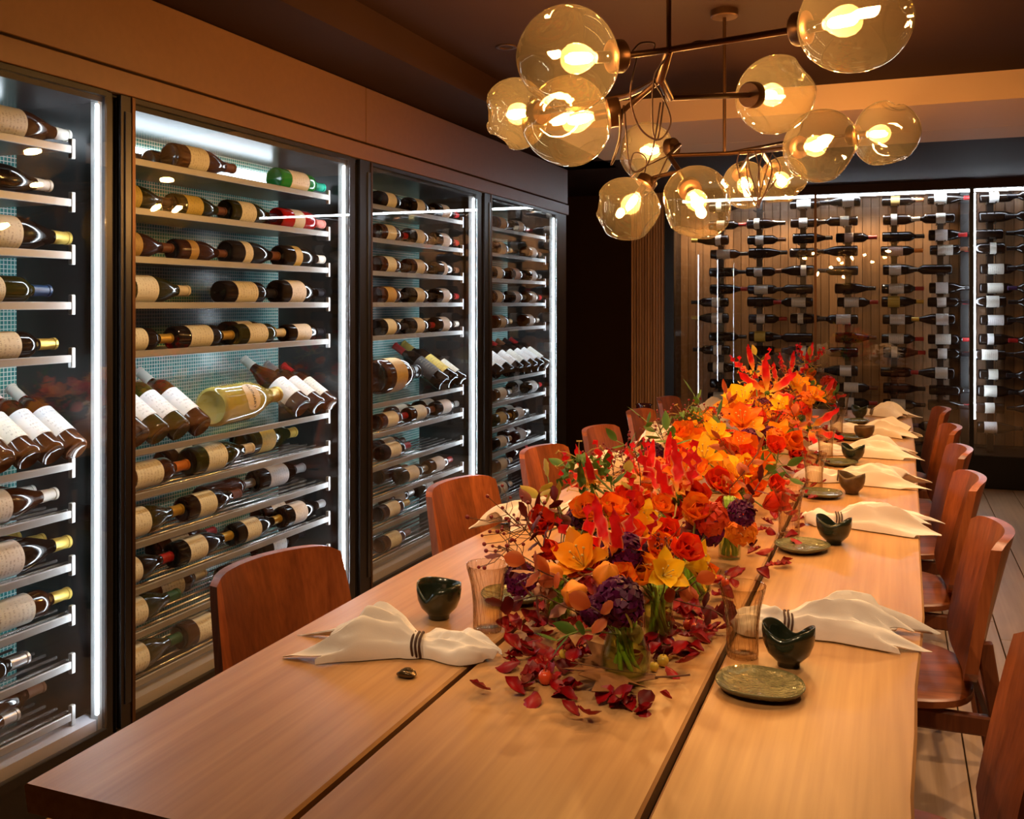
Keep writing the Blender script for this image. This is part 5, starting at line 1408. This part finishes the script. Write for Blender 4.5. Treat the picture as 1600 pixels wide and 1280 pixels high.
# leaves
SPR = [
 (868, 880, -0.55, (-.6, -.1, .55), .09, 8, LEAFR, MAROON, 'maroon'), (850, 905, -0.55, (-.8, -.2, .25), .08, 7, LEAFR, MAROON, 'maroon'), (895, 855, -0.56, (-.4, 0, .8), .09, 8, LEAFR, MAROON, 'maroon'), (860, 850, -0.60, (-.5, .2, .7), .08, 7, LEAFG, MAROON, 'maroon'),
 (880, 905, -0.5, (-.5, -.5, .2), .07, 6, LEAFR, RUST, 'rust-red'), (845, 930, -0.54, (-.7, -.4, -.1), .06, 5, LEAFR, MAROON, 'maroon'), (880, 805, -0.62, (-.5, .1, .6), .08, 6, LEAFR, OLIVE, 'olive'), (990, 790, -0.55, (0, 0, 1), .07, 5, LEAFR, OLIVE, 'olive'),
 (920, 985, -0.44, (-.6, -.5, .05), .055, 4, LEAFG, GREENL, 'green'), (985, 972, -0.39, (.3, -.5, .3), .035, 3, LEAFR, OLIVE, 'olive'), (950, 965, -0.41, (-.3, -.5, .4), .035, 3, LEAFR, RUST, 'rust-red'), (1050, 925, -0.36, (.6, -.4, .2), .07, 5, LEAFR, RUST, 'rust-red'),
 (1090, 950, -0.33, (.7, -.3, .1), .06, 5, LEAFR, MAROON, 'maroon'), (1185, 735, -0.36, (.5, 0, .2), .08, 6, LEAFG, GREENL, 'green'), (1195, 748, -0.35, (.6, -.2, .0), .07, 5, LEAFG, GREENL, 'green'), (1035, 690, -0.62, (-.4, 0, .6), .09, 6, LEAFG, GREENL, 'green'),
 (1010, 720, -0.60, (-.6, 0, .5), .09, 6, LEAFG, GREENL, 'green'), (940, 770, -0.60, (-.7, 0, .4), .10, 7, LEAFG, GREENL, 'green'), (1125, 690, -0.5, (0, -.2, .8), .08, 5, LEAFG, GREENL, 'green'), (1085, 810, -0.42, (.2, -.5, .3), .07, 5, LEAFR, MAROON, 'maroon'),
 (1290, 640, -0.34, (.3, 0, .5), .09, 5, LEAFG, GREENL, 'green'), (1205, 590, -0.52, (-.3, 0, .8), .12, 5, LEAFG, OLIVE, 'olive'), (1265, 585, -0.42, (.2, 0, .9), .10, 5, LEAFG, OLIVE, 'olive'), (1100, 660, -0.58, (-.2, 0, .8), .10, 6, LEAFG, GREENL, 'green'),
 (900, 945, -0.5, (-.5, -.6, .3), .05, 4, LEAFR, PINKB, 'pale pink'), (870, 925, -0.52, (-.5, -.4, .4), .05, 4, LEAFR, PINKB, 'pale pink'), (1000, 770, -0.55, (.1, 0, 1), .10, 7, LEAFG, RUST, 'rust-red'), (1140, 655, -0.55, (.1, 0, 1), .09, 6, LEAFG, RUST, 'rust-red'),
 (1250, 650, -0.38, (.3, 0, .7), .09, 6, LEAFG, RUST, 'rust-red'), (1065, 850, -0.42, (.3, -.3, .6), .07, 6, LEAFR, MAROON, 'maroon'), (1060, 720, -0.55, (-.2, 0, .9), .09, 7, LEAFG, GREENL, 'green'), (960, 800, -0.56, (0, -.1, 1), .10, 6, LEAFG, GREENL, 'green'),
]
for u, v, X, d, L, n_, lf, mt, nm in SPR:
    p = fx(u, v, X)
    if p.z < ZTAB + 0.05: p.z = ZTAB + 0.05
    sprig(p, d, L, n_, lf, mt, f'{nm} leafy sprig', lscale=1.0 if p.y < 2.5 else 1.2)
frg.seed(8)
for i in range(18):
    y = 1.75 + 3.5 * i / 18
    sprig(Vector((-0.47 + frg.uniform(-.2, .18), y, ZTAB + frg.uniform(0.09, 0.17))), (frg.uniform(-.6, .6), frg.uniform(-.5, .2), frg.uniform(.3, 1)), frg.uniform(.07, .11), 6, frg.choice((LEAFG, LEAFR)), *frg.choice(((GREENL, 'green leafy sprig'), (MAROON, 'maroon leafy sprig'), (RUST, 'rust-red leafy sprig'), (OLIVE, 'olive leafy sprig'))))
for u, v, X, d, L, n_ in ((850, 860, -0.58, (-.75, .05, .6), .14, 26), (835, 880, -0.58, (-.8, -.05, .3), .10, 14), (960, 775, -0.60, (-.1, 0, 1), .13, 24), (985, 760, -0.58, (-.3, 0, 1), .12, 18), (1085, 690, -0.58, (-.3, 0, .9), .13, 22), (1110, 680, -0.56, (.1, 0, 1), .13, 22),
                          (1040, 700, -0.62, (-.3, 0, .9), .12, 18), (1205, 680, -0.42, (.2, 0, .9), .13, 24), (1185, 665, -0.46, (0, 0, 1), .13, 22), (1260, 640, -0.40, (.2, 0, 1), .14, 24), (1225, 610, -0.48, (-.1, 0, 1), .14, 22), (1035, 880, -0.40, (.2, -.3, .8), .08, 14), (1275, 600, -0.42, (.2, 0, 1), .14, 20)):
    berries(fx(u, v, X), d, L, n_)

# ------------------------------------------------------------------ on the table: petals, crab apples, dry leaf
PET = [petal_mesh(0.030, 0.012, 50, 0.5, 0.002, 0.55, 0.6, n=6), petal_mesh(0.034, 0.013, -35, -0.4, 0.003, 0.5, 0.7, n=6), petal_mesh(0.026, 0.012, 40, 0.8, 0.001, 0.6, 0.5, n=6), petal_mesh(0.034, 0.010, 25, 0.7, 0.003, 0.5, 0.8, n=7)]
PLBL = 'dark red fallen petal in the bed of petals under the flowers'
frg.seed(21)
def fallen(p, sc=1.0, mt=CRIMSON, label=None, lift=0.004, k=None):
    rz = frg.uniform(0, 6.28)
    k = frg.randrange(4) if k is None else k
    M = Matrix.Translation(p + Vector((0, 0, lift + (0.009 * sc if k == 1 else 0.003)))) @ Matrix.Rotation(rz, 4, 'Z') @ Matrix.Rotation(frg.uniform(-.25, .25), 4, 'Y') @ Matrix.Rotation(frg.uniform(-.12, .06), 4, 'X') @ Matrix.Scale(sc, 4)
    o = link('fallen_petal', PET[k], mt, None, M)
    tag(o, label or PLBL, 'petal', 'fallen petals on the table')
for i in range(300):
    t = i / 300
    y = 1.37 + 0.62 * (t / 0.75) ** 1.15 if t < 0.75 else 1.99 + 2.8 * (t - 0.75) / 0.25
    wl, wr = (-0.66, -0.29) if y < 2.2 else (-0.60, -0.24)
    if y < 1.62: wl += (1.62 - y) * 0.50; wr -= (1.62 - y) * 0.22
    x = frg.uniform(wl, wr)
    if y > 2.1: x = frg.uniform(-0.34, -0.22)
    if (Vector((x, y)) - onto(968, 1072).xy).length < 0.085: continue
    fallen(Vector((x, y, ZTAB)), frg.uniform(0.9, 1.5), CRIMSON if frg.random() < 0.88 else MAROON, lift=frg.uniform(0.0, 0.008) if y > 1.45 else 0.0)
for u, v, sc, lb in ((767, 1086, 1.25, 'single curled dark red petal lying apart, nearest the pebble rest'), (905, 1128, 1.2, 'dark red petal tucked against the large red petal in front of the dry leaf'), (950, 1108, 1.6, 'large glossy red petal in front of the dry leaf'), (925, 1120, 1.5, 'red petal folded over at the near tip of the petal bed'),
                     (1050, 1100, 0.8, 'dark shrivelled petal beside the stalk end of the dry leaf')):
    fallen(onto(u, v), sc, CRIMSON, lb, k=0 if sc > 1 else 2)
def apple(u, v, X=None, r=0.0115, mt=None, label=None, dz=0.0):
    p = onto(u, v)
    def md(rr, z, a, j): return (rr, z)
    b = MB().lathe([(0.001, 0.14 * r), (0.35 * r, 0.02 * r), (0.75 * r, 0.28 * r), (1.0 * r, 0.9 * r), (0.93 * r, 1.4 * r), (0.6 * r, 1.82 * r), (0.25 * r, 1.85 * r), (0.001, 1.72 * r)], 18, cap=False)
    o = b.obj('crab_apple', mt or CRAB, smooth=True); o.location = p + Vector((0, 0, dz))
    MB().tube([(0, 0, 1.7 * r), (0.1 * r, 0, 2.4 * r), (0.35 * r, 0.1 * r, 3.0 * r)], 0.0007, 5).obj('stalk', M_twig, o)
    tag(o, label, 'fruit', 'crab apples on the table')
apple(852, 1070, r=0.0115, label='red-orange crab apple at the near edge of the petals, cabinet side')
apple(1036, 1042, r=0.010, mt=CRABY, label='yellow crab apple beside the squat vase')
apple(1022, 1050, r=0.008, mt=CRABY, label='small amber crab apple touching the yellow one')
apple(880, 1030, r=0.008, mt=CRABY, label='small amber crab apple among petals left of the squat vase')
for i, (u, v) in enumerate(((1075, 985), (1087, 990), (1098, 992), (1133, 918), (1124, 912), (1230, 758), (1225, 770), (905, 1028))):
    apple(u, v, r=0.0095, label=f'red crab apple among the petals, {nth(i + 1)} of the red clusters behind the vases')
# big dry leaf leaning on the squat vase
outl = [(0, -0.055), (0.012, -0.02), (0.05, -0.035), (0.036, -0.008), (0.078, 0.008), (0.05, 0.018), (0.062, 0.045), (0.034, 0.036), (0.030, 0.062), (0.014, 0.050), (0, 0.085)]
outl = outl + [(-x, y) for x, y in outl[-2:0:-1]]
vs = [(0, 0.0, 0.004)]; fs = []
m_ = len(outl)
for f in (0.5, 1.0):
    for i, (x, y) in enumerate(outl):
        vs.append((x * f, y * f, 0.006 * math.sin(4 * math.atan2(y, x)) * f + 0.16 * abs(x) * f * f + 0.002))
for i in range(m_):
    k = (i + 1) % m_
    fs.append((0, 1 + i, 1 + k)); fs.append((1 + i, 1 + m_ + i, 1 + m_ + k, 1 + k))
n0 = len(vs); vs += [(x, y, z - 0.0012) for x, y, z in vs]; fs += [tuple(i + n0 for i in f[::-1]) for f in fs]
DRY = P('dry_leaf_brown', (0.25, 0.095, 0.028), 0.6, noise=0.4, nscale=45)
b = MB().add(vs, fs); b.recalc = True
lf = b.obj('maple_leaf', DRY, smooth=True)
MB().tube([(0, -0.05, 0.003), (0.004, -0.075, 0.004), (0.010, -0.100, 0.006)], 0.0014, 6).obj('stalk', M_twig, lf)
MB().tube([(0, -0.05, 0.006), (0, 0.0, 0.007), (0, 0.07, 0.012)], 0.0008, 5).obj('vein', M_twig, lf)
Ml = Matrix.Identity(4)
yl = (-RGT + UP * 0.10).normalized(); zl = (-FWD * 0.16 + UP * 1.0); zl = (zl - yl * zl.dot(yl)).normalized()
Ml.col[0].xyz = yl.cross(zl); Ml.col[1].xyz = yl; Ml.col[2].xyz = zl; Ml.col[3].xyz = onto(968, 1072) + UP * 0.016
lf.matrix_world = Ml @ Matrix.Scale(1.12, 4)
tag(lf, 'large dry brown maple leaf leaning against the squat vase', 'leaf')
# labels of everything in the centrepiece: counted from the near end
for desc, lst in KIND.items():
    lst.sort(key=lambda t: t[0])
    for i, (_, o) in enumerate(lst):
        o['label'] = desc + (f', {nth(i + 1)} of its kind from the near end' if len(lst) > 1 else ' in the centrepiece')
